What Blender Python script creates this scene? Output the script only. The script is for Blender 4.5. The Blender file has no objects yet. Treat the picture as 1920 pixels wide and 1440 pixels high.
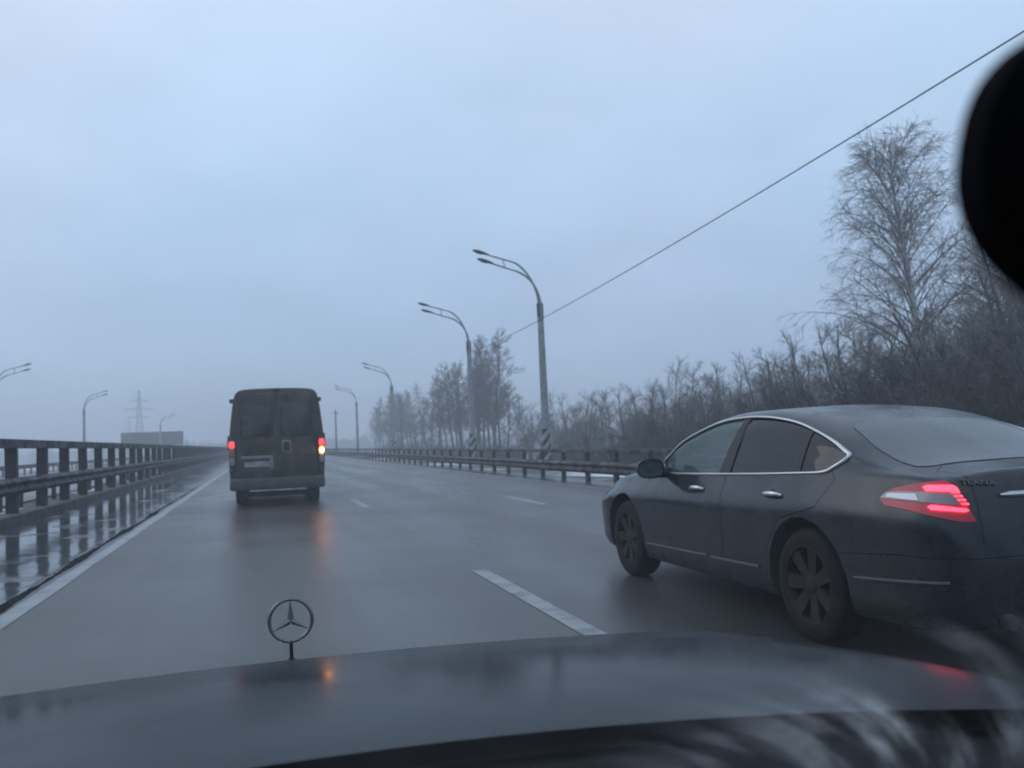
import bpy, bmesh, math, random
from mathutils import Vector, Matrix
from mathutils.bvhtree import BVHTree

# ------------------------------------------------------------------ camera, sky, sun, exposure
sc = bpy.context.scene
R = math.radians
CAM_H = 1.262
F_PX, PITCH, YAW, ROLL = 1644.0, R(3.531), R(16.142), R(-2.299)
fw = Vector((math.sin(YAW)*math.cos(PITCH), math.cos(YAW)*math.cos(PITCH), math.sin(PITCH)))
rt0 = Vector((math.cos(YAW), -math.sin(YAW), 0))
up0 = rt0.cross(fw)
rt = rt0*math.cos(ROLL) + up0*math.sin(ROLL)
up = up0*math.cos(ROLL) - rt0*math.sin(ROLL)
CAM = Vector((0, 0, CAM_H))
cd = bpy.data.cameras.new('camera'); co = bpy.data.objects.new('camera', cd)
sc.collection.objects.link(co)
m = Matrix((rt, up, -fw)).transposed().to_4x4(); m.translation = CAM
co.matrix_world = m
cd.sensor_width = 36; cd.lens = F_PX/1920*36
cd.clip_start = .02; cd.clip_end = 6000
cd.dof.use_dof = True; cd.dof.focus_distance = 2.3; cd.dof.aperture_fstop = cd.lens/5.4
sc.camera = co

SUN_EL, SUN_AZ = R(28), R(-50)
w = bpy.data.worlds.new('World'); sc.world = w; w.use_nodes = True
nt = w.node_tree; nt.nodes.clear(); N = nt.nodes.new; L = nt.links.new
out = N('ShaderNodeOutputWorld'); bg = N('ShaderNodeBackground'); L(bg.outputs[0], out.inputs[0])
sky = N('ShaderNodeTexSky'); sky.sky_type = 'NISHITA'; sky.sun_disc = False
sky.sun_elevation = SUN_EL; sky.sun_rotation = SUN_AZ; sky.dust_density = 3
skm = N('ShaderNodeVectorMath'); skm.operation = 'SCALE'; skm.inputs[3].default_value = .09
L(sky.outputs[0], skm.inputs[0])
tc = N('ShaderNodeTexCoord'); sep = N('ShaderNodeSeparateXYZ'); L(tc.outputs['Generated'], sep.inputs[0])
ramp = N('ShaderNodeValToRGB')           # closed cloud cover: paler overhead, bluer low down, all the way round
L(sep.outputs[2], ramp.inputs[0])
cr = ramp.color_ramp
cr.elements[0].position = 0.0; cr.elements[0].color = (.355, .51, .755, 1)
cr.elements[1].position = 1.0; cr.elements[1].color = (.63, .80, 1.0, 1)
e = cr.elements.new(.16); e.color = (.385, .555, .785, 1)
e = cr.elements.new(.45); e.color = (.54, .71, .925, 1)
zz = N('ShaderNodeMath'); zz.operation = 'ADD'; zz.inputs[1].default_value = .22; L(sep.outputs[2], zz.inputs[0])
dv = N('ShaderNodeVectorMath'); dv.operation = 'DIVIDE'
cz = N('ShaderNodeCombineXYZ')
for i in range(3): L(zz.outputs[0], cz.inputs[i])
L(tc.outputs['Generated'], dv.inputs[0]); L(cz.outputs[0], dv.inputs[1])
no = N('ShaderNodeTexNoise'); no.inputs['Scale'].default_value = 2.1; no.inputs['Detail'].default_value = 4; no.inputs['Roughness'].default_value = .5
L(dv.outputs[0], no.inputs['Vector'])
nr = N('ShaderNodeMapRange'); nr.inputs[1].default_value = .3; nr.inputs[2].default_value = .7; nr.inputs[3].default_value = .93; nr.inputs[4].default_value = 1.07
L(no.outputs[0], nr.inputs[0])
vm = N('ShaderNodeVectorMath'); vm.operation = 'SCALE'; L(ramp.outputs[0], vm.inputs[0]); L(nr.outputs[0], vm.inputs[3])
n2 = N('ShaderNodeTexNoise'); n2.inputs['Scale'].default_value = 1.3; n2.inputs['Detail'].default_value = 2
L(dv.outputs[0], n2.inputs['Vector'])
tn = N('ShaderNodeValToRGB'); L(n2.outputs[0], tn.inputs[0])
tn.color_ramp.elements[0].position = .35; tn.color_ramp.elements[0].color = (.99, 1.0, 1.0, 1)
tn.color_ramp.elements[1].position = .72; tn.color_ramp.elements[1].color = (1.12, 1.0, .99, 1)
mt = N('ShaderNodeVectorMath'); mt.operation = 'MULTIPLY'; L(vm.outputs[0], mt.inputs[0]); L(tn.outputs[0], mt.inputs[1])
mx = N('ShaderNodeMix'); mx.data_type = 'VECTOR'; mx.inputs[0].default_value = .90
L(skm.outputs[0], mx.inputs[4]); L(mt.outputs[0], mx.inputs[5])
L(mx.outputs[1], bg.inputs[0]); bg.inputs[1].default_value = 1.25

sl = bpy.data.lights.new('sun', 'SUN'); sl.energy = .5; sl.angle = R(40); sl.color = (1, .97, .93)
so = bpy.data.objects.new('sun', sl); sc.collection.objects.link(so)
sdir = Vector((math.sin(SUN_AZ)*math.cos(SUN_EL), math.cos(SUN_AZ)*math.cos(SUN_EL), math.sin(SUN_EL)))
so.rotation_euler = sdir.to_track_quat('Z', 'Y').to_euler(); so.location = (0, 0, 60)

sc.view_settings.view_transform = 'Standard'; sc.view_settings.look = 'None'
sc.view_settings.exposure = 0; sc.view_settings.gamma = 1
sc.render.engine = 'CYCLES'
cy = sc.cycles; cy.use_denoising = True; cy.max_bounces = 8; cy.diffuse_bounces = 2; cy.glossy_bounces = 4
cy.transparent_max_bounces = 16; cy.transmission_bounces = 4; cy.volume_bounces = 1; cy.caustics_reflective = False; cy.caustics_refractive = False
cy.sample_clamp_indirect = 6

# ------------------------------------------------------------------ helpers
col = sc.collection
rng = random.Random(7)

def ray(px, py):
    return (fw*F_PX + rt*(px-960) - up*(py-720)).normalized()
def on_ground(px, py, z=0):
    d = ray(px, py); t = (z-CAM_H)/d.z
    return CAM + d*t
def on_x(px, X):
    b = YAW + math.atan((px-960)/F_PX)
    return (X, X/math.tan(b))

class MB:
    def __init__(s): s.v = []; s.f = []
    def add(s, V, Fc):
        o = len(s.v); s.v += [tuple(a) for a in V]; s.f += [tuple(i+o for i in q) for q in Fc]; return s
    def box(s, a, b):
        x0, y0, z0 = a; x1, y1, z1 = b
        return s.add([(x0,y0,z0),(x1,y0,z0),(x1,y1,z0),(x0,y1,z0),(x0,y0,z1),(x1,y0,z1),(x1,y1,z1),(x0,y1,z1)],
                     [(0,3,2,1),(4,5,6,7),(0,1,5,4),(1,2,6,5),(2,3,7,6),(3,0,4,7)])
    def rbox(s, a, b, r):
        """box with chamfered vertical and horizontal edges"""
        c = [(a[i]+b[i])/2 for i in range(3)]; h = [(b[i]-a[i])/2 for i in range(3)]
        bm = bmesh.new(); bmesh.ops.create_cube(bm, size=2)
        for q in bm.verts: q.co = Vector([c[i]+q.co[i]*h[i] for i in range(3)])
        bmesh.ops.bevel(bm, geom=bm.edges[:], offset=r, segments=2, profile=.5, affect='EDGES')
        bm.verts.index_update()
        s.add([v.co[:] for v in bm.verts], [[v.index for v in f.verts] for f in bm.faces]); bm.free(); return s
    def tube(s, path, rad, n=6, cap=True, flat=None):
        P = [Vector(p) for p in path]; k = len(P)
        rads = rad if isinstance(rad, (list, tuple)) else [rad]*k
        V = []; ref = None
        for i in range(k):
            t = (P[min(i+1, k-1)]-P[max(i-1, 0)]); t = t.normalized() if t.length > 1e-9 else Vector((0,0,1))
            if ref is None:
                ref = Vector((0,0,1)) if abs(t.z) < .9 else Vector((1,0,0))
            u = (ref - t*ref.dot(t)); u = u.normalized() if u.length > 1e-6 else t.orthogonal().normalized()
            ref = u; q = t.cross(u)
            for j in range(n):
                a = 2*math.pi*j/n
                V.append(P[i]+(u*math.cos(a)+q*math.sin(a))*rads[i])
        Fc = [(i*n+j, i*n+(j+1) % n, (i+1)*n+(j+1) % n, (i+1)*n+j) for i in range(k-1) for j in range(n)]
        if cap: Fc += [tuple(range(n-1, -1, -1)), tuple((k-1)*n+j for j in range(n))]
        return s.add(V, Fc)
    def loop_tube(s, path, rad, n=6):
        P = [Vector(p) for p in path]; k = len(P); V = []
        rads = rad if isinstance(rad, (list, tuple)) else [rad]*k
        ref = None
        for i in range(k):
            t = (P[(i+1) % k]-P[i-1]).normalized()
            u = Vector((1,0,0)) if abs(t.x) < .9 else Vector((0,1,0))
            u = (u-t*u.dot(t)).normalized(); q = t.cross(u)
            for j in range(n):
                a = 2*math.pi*j/n; V.append(P[i]+(u*math.cos(a)+q*math.sin(a))*rads[i])
        Fc = [(i*n+j, i*n+(j+1) % n, ((i+1) % k)*n+(j+1) % n, ((i+1) % k)*n+j) for i in range(k) for j in range(n)]
        return s.add(V, Fc)
    def lathe(s, prof, n=32, axis='x', c=(0,0,0), closed=False):
        """prof: (offset along axis, radius)"""
        V = []
        for (a, r) in prof:
            for j in range(n):
                t = 2*math.pi*j/n
                if axis == 'x': V.append((c[0]+a, c[1]+r*math.cos(t), c[2]+r*math.sin(t)))
                elif axis == 'y': V.append((c[0]+r*math.cos(t), c[1]+a, c[2]+r*math.sin(t)))
                else: V.append((c[0]+r*math.cos(t), c[1]+r*math.sin(t), c[2]+a))
        k = len(prof); K = k if closed else k-1
        Fc = [(i*n+j, i*n+(j+1) % n, ((i+1) % k)*n+(j+1) % n, ((i+1) % k)*n+j) for i in range(K) for j in range(n)]
        return s.add(V, Fc)
    def prism(s, poly, a, b, axis='x'):
        """2-D polygon extruded along an axis; poly is (y,z), (x,z) or (x,y)"""
        k = len(poly); V = []
        for q in (a, b):
            for (u, v) in poly:
                V.append((q,u,v) if axis == 'x' else (u,q,v) if axis == 'y' else (u,v,q))
        return s.add(V, [tuple(range(k)), tuple(range(2*k-1, k-1, -1))]+[(i, k+i, k+(i+1) % k, (i+1) % k) for i in range(k)])
    def grid(s, rows):
        m_ = len(rows[0])
        return s.add([p for r_ in rows for p in r_], [(i*m_+j, i*m_+j+1, (i+1)*m_+j+1, (i+1)*m_+j) for i in range(len(rows)-1) for j in range(m_-1)])
    def mesh(s, name, mat, smooth=False, fix=True, sharp=40):
        me = bpy.data.meshes.new(name); me.from_pydata(s.v, [], s.f)
        if mat: me.materials.append(mat)
        if fix or smooth:
            bm = bmesh.new(); bm.from_mesh(me)
            if fix: bmesh.ops.recalc_face_normals(bm, faces=bm.faces)
            if smooth:
                for f_ in bm.faces: f_.smooth = True
                for e_ in bm.edges:
                    if len(e_.link_faces) == 2 and e_.calc_face_angle(0) > R(sharp): e_.smooth = False
            bm.to_mesh(me); bm.free()
        me.update(); return me
    def build(s, name, mat, parent=None, smooth=False, **k):
        return obj(name, s.mesh(name, mat, smooth, **k), parent)

def obj(name, me, parent=None):
    o = bpy.data.objects.new(name, me); col.objects.link(o)
    if parent: o.parent = parent
    return o
def tag(o, label=None, cat=None, group=None, kind=None):
    if label: o['label'] = label
    if cat: o['category'] = cat
    if group: o['group'] = group
    if kind: o['kind'] = kind
    return o
def thing(name, label, cat, loc=(0,0,0), rz=0, group=None):
    o = bpy.data.objects.new(name, None); col.objects.link(o)
    o.location = loc; o.rotation_euler = (0,0,rz); o.empty_display_size = .2
    return tag(o, label, cat, group)
def copy_tree(o, parent=None):
    c = o.copy(); col.objects.link(c); c.parent = parent
    for ch in [x for x in o.children]: copy_tree(ch, c)
    return c

# ---- materials
def mat(name, color, rough=.6, metal=0, spec=.5, coat=0, noise=None, bump=0, bscale=40, alpha=None):
    """Principled; noise = (scale, other colour, low, high) blends a second colour in patches"""
    m_ = bpy.data.materials.new(name); m_.use_nodes = True; t = m_.node_tree
    b = t.nodes['Principled BSDF']
    b.inputs['Base Color'].default_value = (*color, 1); b.inputs['Roughness'].default_value = rough
    b.inputs['Metallic'].default_value = metal; b.inputs['Specular IOR Level'].default_value = spec
    b.inputs['Coat Weight'].default_value = coat; b.inputs['Coat Roughness'].default_value = .08
    tcn = t.nodes.new('ShaderNodeTexCoord')
    if noise:
        sc_, c2, lo, hi = noise[:4]
        n = t.nodes.new('ShaderNodeTexNoise'); n.inputs['Scale'].default_value = sc_; n.inputs['Detail'].default_value = 6
        t.links.new(tcn.outputs['Object'], n.inputs['Vector'])
        r_ = t.nodes.new('ShaderNodeMapRange'); r_.inputs[1].default_value = lo; r_.inputs[2].default_value = hi
        t.links.new(n.outputs[0], r_.inputs[0])
        x = t.nodes.new('ShaderNodeMix'); x.data_type = 'RGBA'; x.inputs[6].default_value = (*color, 1); x.inputs[7].default_value = (*c2, 1)
        t.links.new(r_.outputs[0], x.inputs[0]); t.links.new(x.outputs[2], b.inputs['Base Color'])
        if len(noise) > 4:
            q = t.nodes.new('ShaderNodeMapRange'); q.inputs[3].default_value = rough; q.inputs[4].default_value = noise[4]
            t.links.new(r_.outputs[0], q.inputs[0]); t.links.new(q.outputs[0], b.inputs['Roughness'])
    if bump:
        n = t.nodes.new('ShaderNodeTexNoise'); n.inputs['Scale'].default_value = bscale; n.inputs['Detail'].default_value = 4
        t.links.new(tcn.outputs['Object'], n.inputs['Vector'])
        bp = t.nodes.new('ShaderNodeBump'); bp.inputs['Strength'].default_value = bump; bp.inputs['Distance'].default_value = .02
        t.links.new(n.outputs[0], bp.inputs['Height']); t.links.new(bp.outputs[0], b.inputs['Normal'])
    return m_
def emit(name, color, strength, base=None):
    m_ = mat(name, base or color, .3)
    b = m_.node_tree.nodes['Principled BSDF']
    b.inputs['Emission Color'].default_value = (*color, 1); b.inputs['Emission Strength'].default_value = strength
    return m_
def glass(name, tint, clear, rough=.02, dirt=(.25,.26,.27)):
    """thin pane: some light passes tinted, some is scattered by grime, plus surface gloss"""
    m_ = bpy.data.materials.new(name); m_.use_nodes = True; t = m_.node_tree; t.nodes.clear()
    o_ = t.nodes.new('ShaderNodeOutputMaterial'); tr = t.nodes.new('ShaderNodeBsdfTransparent'); tr.inputs[0].default_value = (*tint, 1)
    df = t.nodes.new('ShaderNodeBsdfDiffuse'); df.inputs[0].default_value = (*dirt, 1)
    gl = t.nodes.new('ShaderNodeBsdfGlossy'); gl.inputs['Roughness'].default_value = rough
    a = t.nodes.new('ShaderNodeMixShader'); a.inputs[0].default_value = clear; t.links.new(df.outputs[0], a.inputs[1]); t.links.new(tr.outputs[0], a.inputs[2])
    fr = t.nodes.new('ShaderNodeFresnel'); fr.inputs[0].default_value = 1.5
    x = t.nodes.new('ShaderNodeMixShader'); t.links.new(fr.outputs[0], x.inputs[0]); t.links.new(a.outputs[0], x.inputs[1]); t.links.new(gl.outputs[0], x.inputs[2])
    t.links.new(x.outputs[0], o_.inputs[0]); return m_

def asphalt(name, base, rough, patch_rough, bump=.25):
    """damp asphalt: long wheel-track streaks along the road with wetter and drier patches"""
    m_ = bpy.data.materials.new(name); m_.use_nodes = True; t = m_.node_tree; b = t.nodes['Principled BSDF']
    tcn = t.nodes.new('ShaderNodeTexCoord')
    mp = t.nodes.new('ShaderNodeMapping'); mp.inputs['Scale'].default_value = (1.0, .06, 1); t.links.new(tcn.outputs['Object'], mp.inputs[0])
    a = t.nodes.new('ShaderNodeTexNoise'); a.inputs['Scale'].default_value = .9; a.inputs['Detail'].default_value = 5; t.links.new(mp.outputs[0], a.inputs['Vector'])
    a2 = t.nodes.new('ShaderNodeTexNoise'); a2.inputs['Scale'].default_value = .35; a2.inputs['Detail'].default_value = 5; t.links.new(tcn.outputs['Object'], a2.inputs['Vector'])
    md = t.nodes.new('ShaderNodeMath'); md.operation = 'ADD'; t.links.new(a.outputs[0], md.inputs[0]); t.links.new(a2.outputs[0], md.inputs[1])
    sx = t.nodes.new('ShaderNodeSeparateXYZ'); t.links.new(tcn.outputs['Object'], sx.inputs[0])
    wv = t.nodes.new('ShaderNodeMath'); wv.operation = 'MULTIPLY_ADD'; wv.inputs[1].default_value = 2*math.pi/1.75; wv.inputs[2].default_value = 1.2; t.links.new(sx.outputs[0], wv.inputs[0])
    ws_ = t.nodes.new('ShaderNodeMath'); ws_.operation = 'SINE'; t.links.new(wv.outputs[0], ws_.inputs[0])
    tk = t.nodes.new('ShaderNodeMath'); tk.operation = 'MULTIPLY_ADD'; tk.inputs[1].default_value = .11; t.links.new(ws_.outputs[0], tk.inputs[0]); t.links.new(md.outputs[0], tk.inputs[2])
    r_ = t.nodes.new('ShaderNodeMapRange'); r_.inputs[1].default_value = .72; r_.inputs[2].default_value = 1.28
    t.links.new(tk.outputs[0], r_.inputs[0])
    q = t.nodes.new('ShaderNodeMapRange'); q.inputs[3].default_value = rough; q.inputs[4].default_value = patch_rough
    t.links.new(r_.outputs[0], q.inputs[0]); t.links.new(q.outputs[0], b.inputs['Roughness'])
    fine = t.nodes.new('ShaderNodeTexNoise'); fine.inputs['Scale'].default_value = 60; fine.inputs['Detail'].default_value = 6; t.links.new(tcn.outputs['Object'], fine.inputs['Vector'])
    cmb = t.nodes.new('ShaderNodeMix'); cmb.data_type = 'FLOAT'; cmb.inputs[0].default_value = .35; t.links.new(r_.outputs[0], cmb.inputs[2]); t.links.new(fine.outputs[0], cmb.inputs[3])
    x = t.nodes.new('ShaderNodeMix'); x.data_type = 'RGBA'; t.links.new(cmb.outputs[0], x.inputs[0])
    x.inputs[6].default_value = (base*.55, base*.55, base*.54, 1); x.inputs[7].default_value = (base*1.45, base*1.42, base*1.34, 1)
    t.links.new(x.outputs[2], b.inputs['Base Color'])
    bp = t.nodes.new('ShaderNodeBump'); bp.inputs['Strength'].default_value = bump; bp.inputs['Distance'].default_value = .007
    t.links.new(fine.outputs[0], bp.inputs['Height']); t.links.new(bp.outputs[0], b.inputs['Normal'])
    b.inputs['Specular IOR Level'].default_value = .40
    return m_

M = {}
M['asphalt'] = asphalt('wet_asphalt', .048, .27, .46)
M['asphalt_far'] = asphalt('wet_asphalt_far', .055, .22, .42)
M['seam'] = mat('bitumen_seam', (.010,.011,.012), .95, spec=.03, noise=(6, (.02,.022,.024), .4, .6))
M['paint'] = mat('worn_white_paint', (.27,.285,.295), .5, noise=(4, (.09,.095,.10), .45, .70, .4))
M['edgepaint'] = mat('grimy_edge_paint', (.26,.28,.29), .35, noise=(3, (.09,.095,.10), .42, .68, .3))
M['steel'] = mat('dirty_galvanised', (.10,.104,.108), .6, .4, noise=(3, (.035,.037,.040), .38, .62, .85), bump=.1)
M['steel_dark'] = mat('grimy_post_steel', (.055,.058,.062), .7, .3, noise=(4, (.03,.031,.033), .4, .65))
M['kerbcon'] = mat('grimy_kerb_concrete', (.085,.088,.09), .75, noise=(3, (.035,.036,.038), .4, .65), bump=.3)
M['concrete'] = mat('pole_concrete', (.30,.31,.32), .8, noise=(5, (.20,.21,.22), .4, .65), bump=.1)
M['tubegrey'] = mat('painted_arm_steel', (.24,.26,.28), .5, .3)
M['headdark'] = mat('lamp_housing', (.06,.065,.07), .5)
M['lens'] = mat('lamp_lens', (.35,.36,.36), .25)
M['black'] = mat('matt_black', (.012,.012,.013), .6)
M['rubber'] = mat('tyre_rubber', (.011,.011,.012), .8, spec=.2, noise=(9, (.022,.021,.020), .45, .7), bump=.2, bscale=60)
M['rim'] = mat('dirty_alloy', (.032,.030,.027), .65, .1, spec=.25, noise=(8, (.020,.019,.018), .4, .65, .8))
M['chrome'] = mat('dulled_chrome', (.52,.54,.56), .36, 1.0)
M['dull_chrome'] = mat('road_filmed_chrome', (.12,.125,.13), .55, .5)
M['bark'] = mat('wet_bark', (.055,.052,.050), .85, noise=(8, (.09,.088,.085), .45, .65))
M['twig'] = mat('bare_twigs', (.062,.057,.054), .85)
M['scrubtwig'] = mat('scrub_twigs', (.125,.117,.112), .85)
M['birchtwig'] = mat('birch_twigs', (.20,.19,.185), .85)
M['birchbark'] = mat('birch_bark', (.50,.50,.49), .8, noise=(2.2, (.10,.098,.095), .56, .66))
M['far_wood'] = mat('distant_twigs', (.06,.058,.06), .9)
M['cable'] = mat('cable_sheath', (.045,.048,.052), .6)
M['board_back'] = mat('billboard_sheet', (.07,.08,.085), .6, noise=(.6, (.05,.06,.065), .4, .6))
M['pylon'] = mat('pylon_steel', (.20,.21,.22), .6, .3)

# ------------------------------------------------------------------ terrain and roads
def ground_mat():
    m_ = bpy.data.materials.new('winter_field'); m_.use_nodes = True; t = m_.node_tree; b = t.nodes['Principled BSDF']
    tcn = t.nodes.new('ShaderNodeTexCoord')
    n = t.nodes.new('ShaderNodeTexNoise'); n.inputs['Scale'].default_value = .11; n.inputs['Detail'].default_value = 8; n.inputs['Roughness'].default_value = .62
    t.links.new(tcn.outputs['Object'], n.inputs['Vector'])
    r_ = t.nodes.new('ShaderNodeMapRange'); r_.inputs[1].default_value = .53; r_.inputs[2].default_value = .60; t.links.new(n.outputs[0], r_.inputs[0])
    g = t.nodes.new('ShaderNodeTexNoise'); g.inputs['Scale'].default_value = 1.7; g.inputs['Detail'].default_value = 8; t.links.new(tcn.outputs['Object'], g.inputs['Vector'])
    gm = t.nodes.new('ShaderNodeMix'); gm.data_type = 'RGBA'; gm.inputs[6].default_value = (.050,.047,.041,1); gm.inputs[7].default_value = (.105,.098,.084,1); t.links.new(g.outputs[0], gm.inputs[0])
    x = t.nodes.new('ShaderNodeMix'); x.data_type = 'RGBA'; t.links.new(r_.outputs[0], x.inputs[0]); t.links.new(gm.outputs[2], x.inputs[6]); x.inputs[7].default_value = (.74,.76,.79,1)
    t.links.new(x.outputs[2], b.inputs['Base Color']); b.inputs['Roughness'].default_value = .85
    bp = t.nodes.new('ShaderNodeBump'); bp.inputs['Strength'].default_value = .6; bp.inputs['Distance'].default_value = .15; t.links.new(g.outputs[0], bp.inputs['Height']); t.links.new(bp.outputs[0], b.inputs['Normal'])
    return m_
M['ground'] = ground_mat()
prof = [(-2600,-1.8),(-700,-1.8),(-200,-1.8),(-80,-1.8),(-45,-1.8),(-30,-1.75),(-23.5,-.35),(-20.5,-.12),(-17.2,-.07),(-5.9,-.07),(-4.9,-.05),(8.9,-.05),(10.2,-.10),(13.6,-.25),(17.5,-1.7),(22,-1.8),(30,-1.8),(45,-1.8),(80,-1.8),(200,-1.8),(700,-1.8),(2600,-1.8)]
gy = [-900,-400,-200,-100,-50,-10]+[10+12*i for i in range(22)]+[300,360,450,600,900,1400,2200,3400]
rows = []
gr = random.Random(3)
for y in gy:
    r_ = []
    for (x, z) in prof:
        j = gr.uniform(-.18,.18) if (z < -1.2) else 0
        r_.append((x, y, z+j))
    rows.append(r_)
tag(MB().grid(rows).build('ground', M['ground'], smooth=True), kind='structure')

Y0, Y1 = -400, 1500
road = tag(MB().box((-4.55, Y0, -.3), (9.0, Y1, 0)).build('road', M['asphalt']), kind='structure')
opp = tag(MB().box((-17.0, Y0, -.3), (-6.7, Y1, -.02)).build('opposite_carriageway', M['asphalt_far']), kind='structure')

# markings: broken lane lines (3 m dash, 9 m gap), worn edge lines
def strip(x0, x1, y0, y1, z, jit=.012, step=.5):
    n = max(1, int((y1-y0)/step)); rows = []
    for i in range(n+1):
        y = y0+(y1-y0)*i/n
        rows.append([(x0+rng.uniform(-jit, jit), y, z), (x1+rng.uniform(-jit, jit), y, z)])
    return MB().grid(rows)
for x, y0 in ((2.01, 5.22), (5.10, 3.2)):
    y = y0-24.8
    while y < 175:
        strip(x-.075, x+.075, y, y+3.1, .004, .004).build('lane_dash', M['paint'], road)
        y += 12.4
strip(-2.02, -1.86, -40, 260, .004, .01, 1.0).build('edge_line', M['edgepaint'], road)
strip(7.62, 7.76, -40, 260, .004, .01, 1.0).build('edge_line', M['edgepaint'], road)

# standing water on the left shoulder, its ragged edge is a dark bitumen seam
def water_mat():
    m_ = bpy.data.materials.new('standing_water'); m_.use_nodes = True; t = m_.node_tree; b = t.nodes['Principled BSDF']
    b.inputs['Base Color'].default_value = (.055,.060,.064,1); b.inputs['IOR'].default_value = 1.5; b.inputs['Specular IOR Level'].default_value = .8
    tcn = t.nodes.new('ShaderNodeTexCoord'); mp = t.nodes.new('ShaderNodeMapping'); mp.inputs['Scale'].default_value = (1.0,.55,1); t.links.new(tcn.outputs['Object'], mp.inputs[0])
    n = t.nodes.new('ShaderNodeTexNoise'); n.inputs['Scale'].default_value = 3.2; n.inputs['Detail'].default_value = 4; t.links.new(mp.outputs[0], n.inputs['Vector'])
    bp = t.nodes.new('ShaderNodeBump'); bp.inputs['Strength'].default_value = .32; bp.inputs['Distance'].default_value = .014
    t.links.new(n.outputs[0], bp.inputs['Height']); t.links.new(bp.outputs[0], b.inputs['Normal'])
    q = t.nodes.new('ShaderNodeTexNoise'); q.inputs['Scale'].default_value = 1.1; q.inputs['Detail'].default_value = 6; t.links.new(tcn.outputs['Object'], q.inputs['Vector'])
    r_ = t.nodes.new('ShaderNodeMapRange'); r_.inputs[1].default_value = .55; r_.inputs[2].default_value = .70; r_.inputs[3].default_value = .09; r_.inputs[4].default_value = .34
    t.links.new(q.outputs[0], r_.inputs[0]); t.links.new(r_.outputs[0], b.inputs['Roughness'])
    return m_
M['water'] = water_mat()
rows = []
for i in range(700):
    y = -10+i*.3
    e_ = -2.19+.05*math.sin(y*.9)+.03*math.sin(y*2.3+1)+rng.uniform(-.03,.03)
    rows.append([(-4.36, y, .004), (-3.3, y, .004), (e_, y, .004)])
tag(MB().grid(rows).build('shoulder_water', M['water']), kind='structure')
rows = []
for i in range(260):
    y = 2+i*.12
    a = .038+.022*math.sin(y*1.7)+rng.uniform(-.018,.018); a = max(.012, a*(1.15 if y < 22 else .6))
    cx = -2.13+.012*math.sin(y*.8)
    rows.append([(cx-a, y, .007), (cx+a*.8, y, .007)])
MB().grid(rows).build('bitumen_seam', M['seam'], road)

# ------------------------------------------------------------------ guard rails
def wbeam(x, z0, z1, y0, y1, face, th=.004, seg=4.0):
    """corrugated steel rail; face = +1 bulges to +x"""
    n = 14; h = z1-z0; pr = []
    for i in range(n+1):
        t = i/n; pr.append((x+face*(.04-.04*math.cos(t*4*math.pi)), z0+h*t))
    back = [(p[0]-face*th, p[1]) for p in reversed(pr)]
    return MB().prism(pr+back, y0, y1, 'y')
def barrier(name, label, x, face, beam, top, post_h, y0, y1, far, kerb=None, sp=2.0, pw=.10, ph=0.0):
    t = thing(name, label, 'guardrail', (x, 0, 0))
    y = y0
    while y < y1-.1:                       # rail comes in 4 m lengths that overlap slightly
        wbeam(0, beam[0]+rng.uniform(-.008,.008), beam[1]+rng.uniform(-.008,.008), y, min(y+4.06, y1), face).build('rail_panel', M['steel'], t, True); y += 4
    wbeam(0, beam[0], beam[1], y1+.02, far, face).build('far_rail', M['steel'], t, True)
    if top:
        y = y0
        while y < y1-.1:
            MB().rbox((-face*.10-.05, y, top[0]), (-face*.10+.05, min(y+3.99, y1), top[1]), .012).build('top_rail', M['steel'], t); y += 4
        MB().box((-face*.10-.05, y1+.02, top[0]), (-face*.10+.05, far, top[1])).build('far_top_rail', M['steel'], t)
    me = MB().box((-face*.10-pw/2, -.08, ph), (-face*.10+pw/2, .08, post_h)).box((-face*.09, -.05, beam[0]+.05), (-face*.008, .05, beam[1]-.05)).mesh('post', M['steel_dark'])
    y = y0+.6
    while y < y1:
        o = obj('post', me, t); o.location = (0, y, 0); o.rotation_euler = (rng.uniform(-.012,.012), rng.uniform(-.015,.015), 0); y += sp
    wbeam(0, beam[0], beam[1], -300, y0-.02, face).build('far_rail', M['steel'], t, True)
    if top: MB().box((-face*.10-.05, -300, top[0]), (-face*.10+.05, y0-.02, top[1])).build('far_top_rail', M['steel'], t)
    fm = MB()
    yb = y0+.6-sp
    while yb > -120:
        fm.box((-face*.10-pw/2, yb-.08, ph), (-face*.10+pw/2, yb+.08, post_h)); yb -= sp
    while y < far:
        fm.box((-face*.10-pw/2, y-.08, ph), (-face*.10+pw/2, y+.08, post_h)); y += sp
    tag(fm.build('far_posts', M['steel_dark'], t), kind='stuff')
    if kerb:
        y = y0
        while y < 90:
            MB().rbox((-.34, y, -.25), (.10, y+2.985, kerb+rng.uniform(-.01,.01)), .03).build('kerb_block', M['kerbcon'], t); y += 3
        MB().box((-.34, y, -.25), (.10, far, kerb)).build('far_kerb', M['kerbcon'], t)
        MB().box((-.34, -300, -.25), (.10, y0-.02, kerb)).build('far_kerb', M['kerbcon'], t)
    return t
barrier('guardrail', 'two-tier steel guardrail on a dark kerb beside the flooded shoulder', -4.5, 1, (.56,.88), (1.45,1.63), 1.47, 6.65, 90.65, 500, kerb=.20, sp=2.35, pw=.20)
barrier('guardrail', 'low guardrail with thin upper rail between the road and the striped lamp poles', 8.5, -1, (.24,.55), (.78,.88), .80, 12, 92, 500, ph=-.3)
barrier('guardrail', 'single-rail guardrail along the opposite carriageway behind the two-tier barrier', -6.35, -1, (.42,.73), None, .72, 14, 90, 500, ph=-.3)
barrier('guardrail', 'far guardrail beyond the opposite carriageway lanes', -17.6, 1, (.42,.73), None, .72, 30, 94, 500, ph=-.3)

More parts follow.
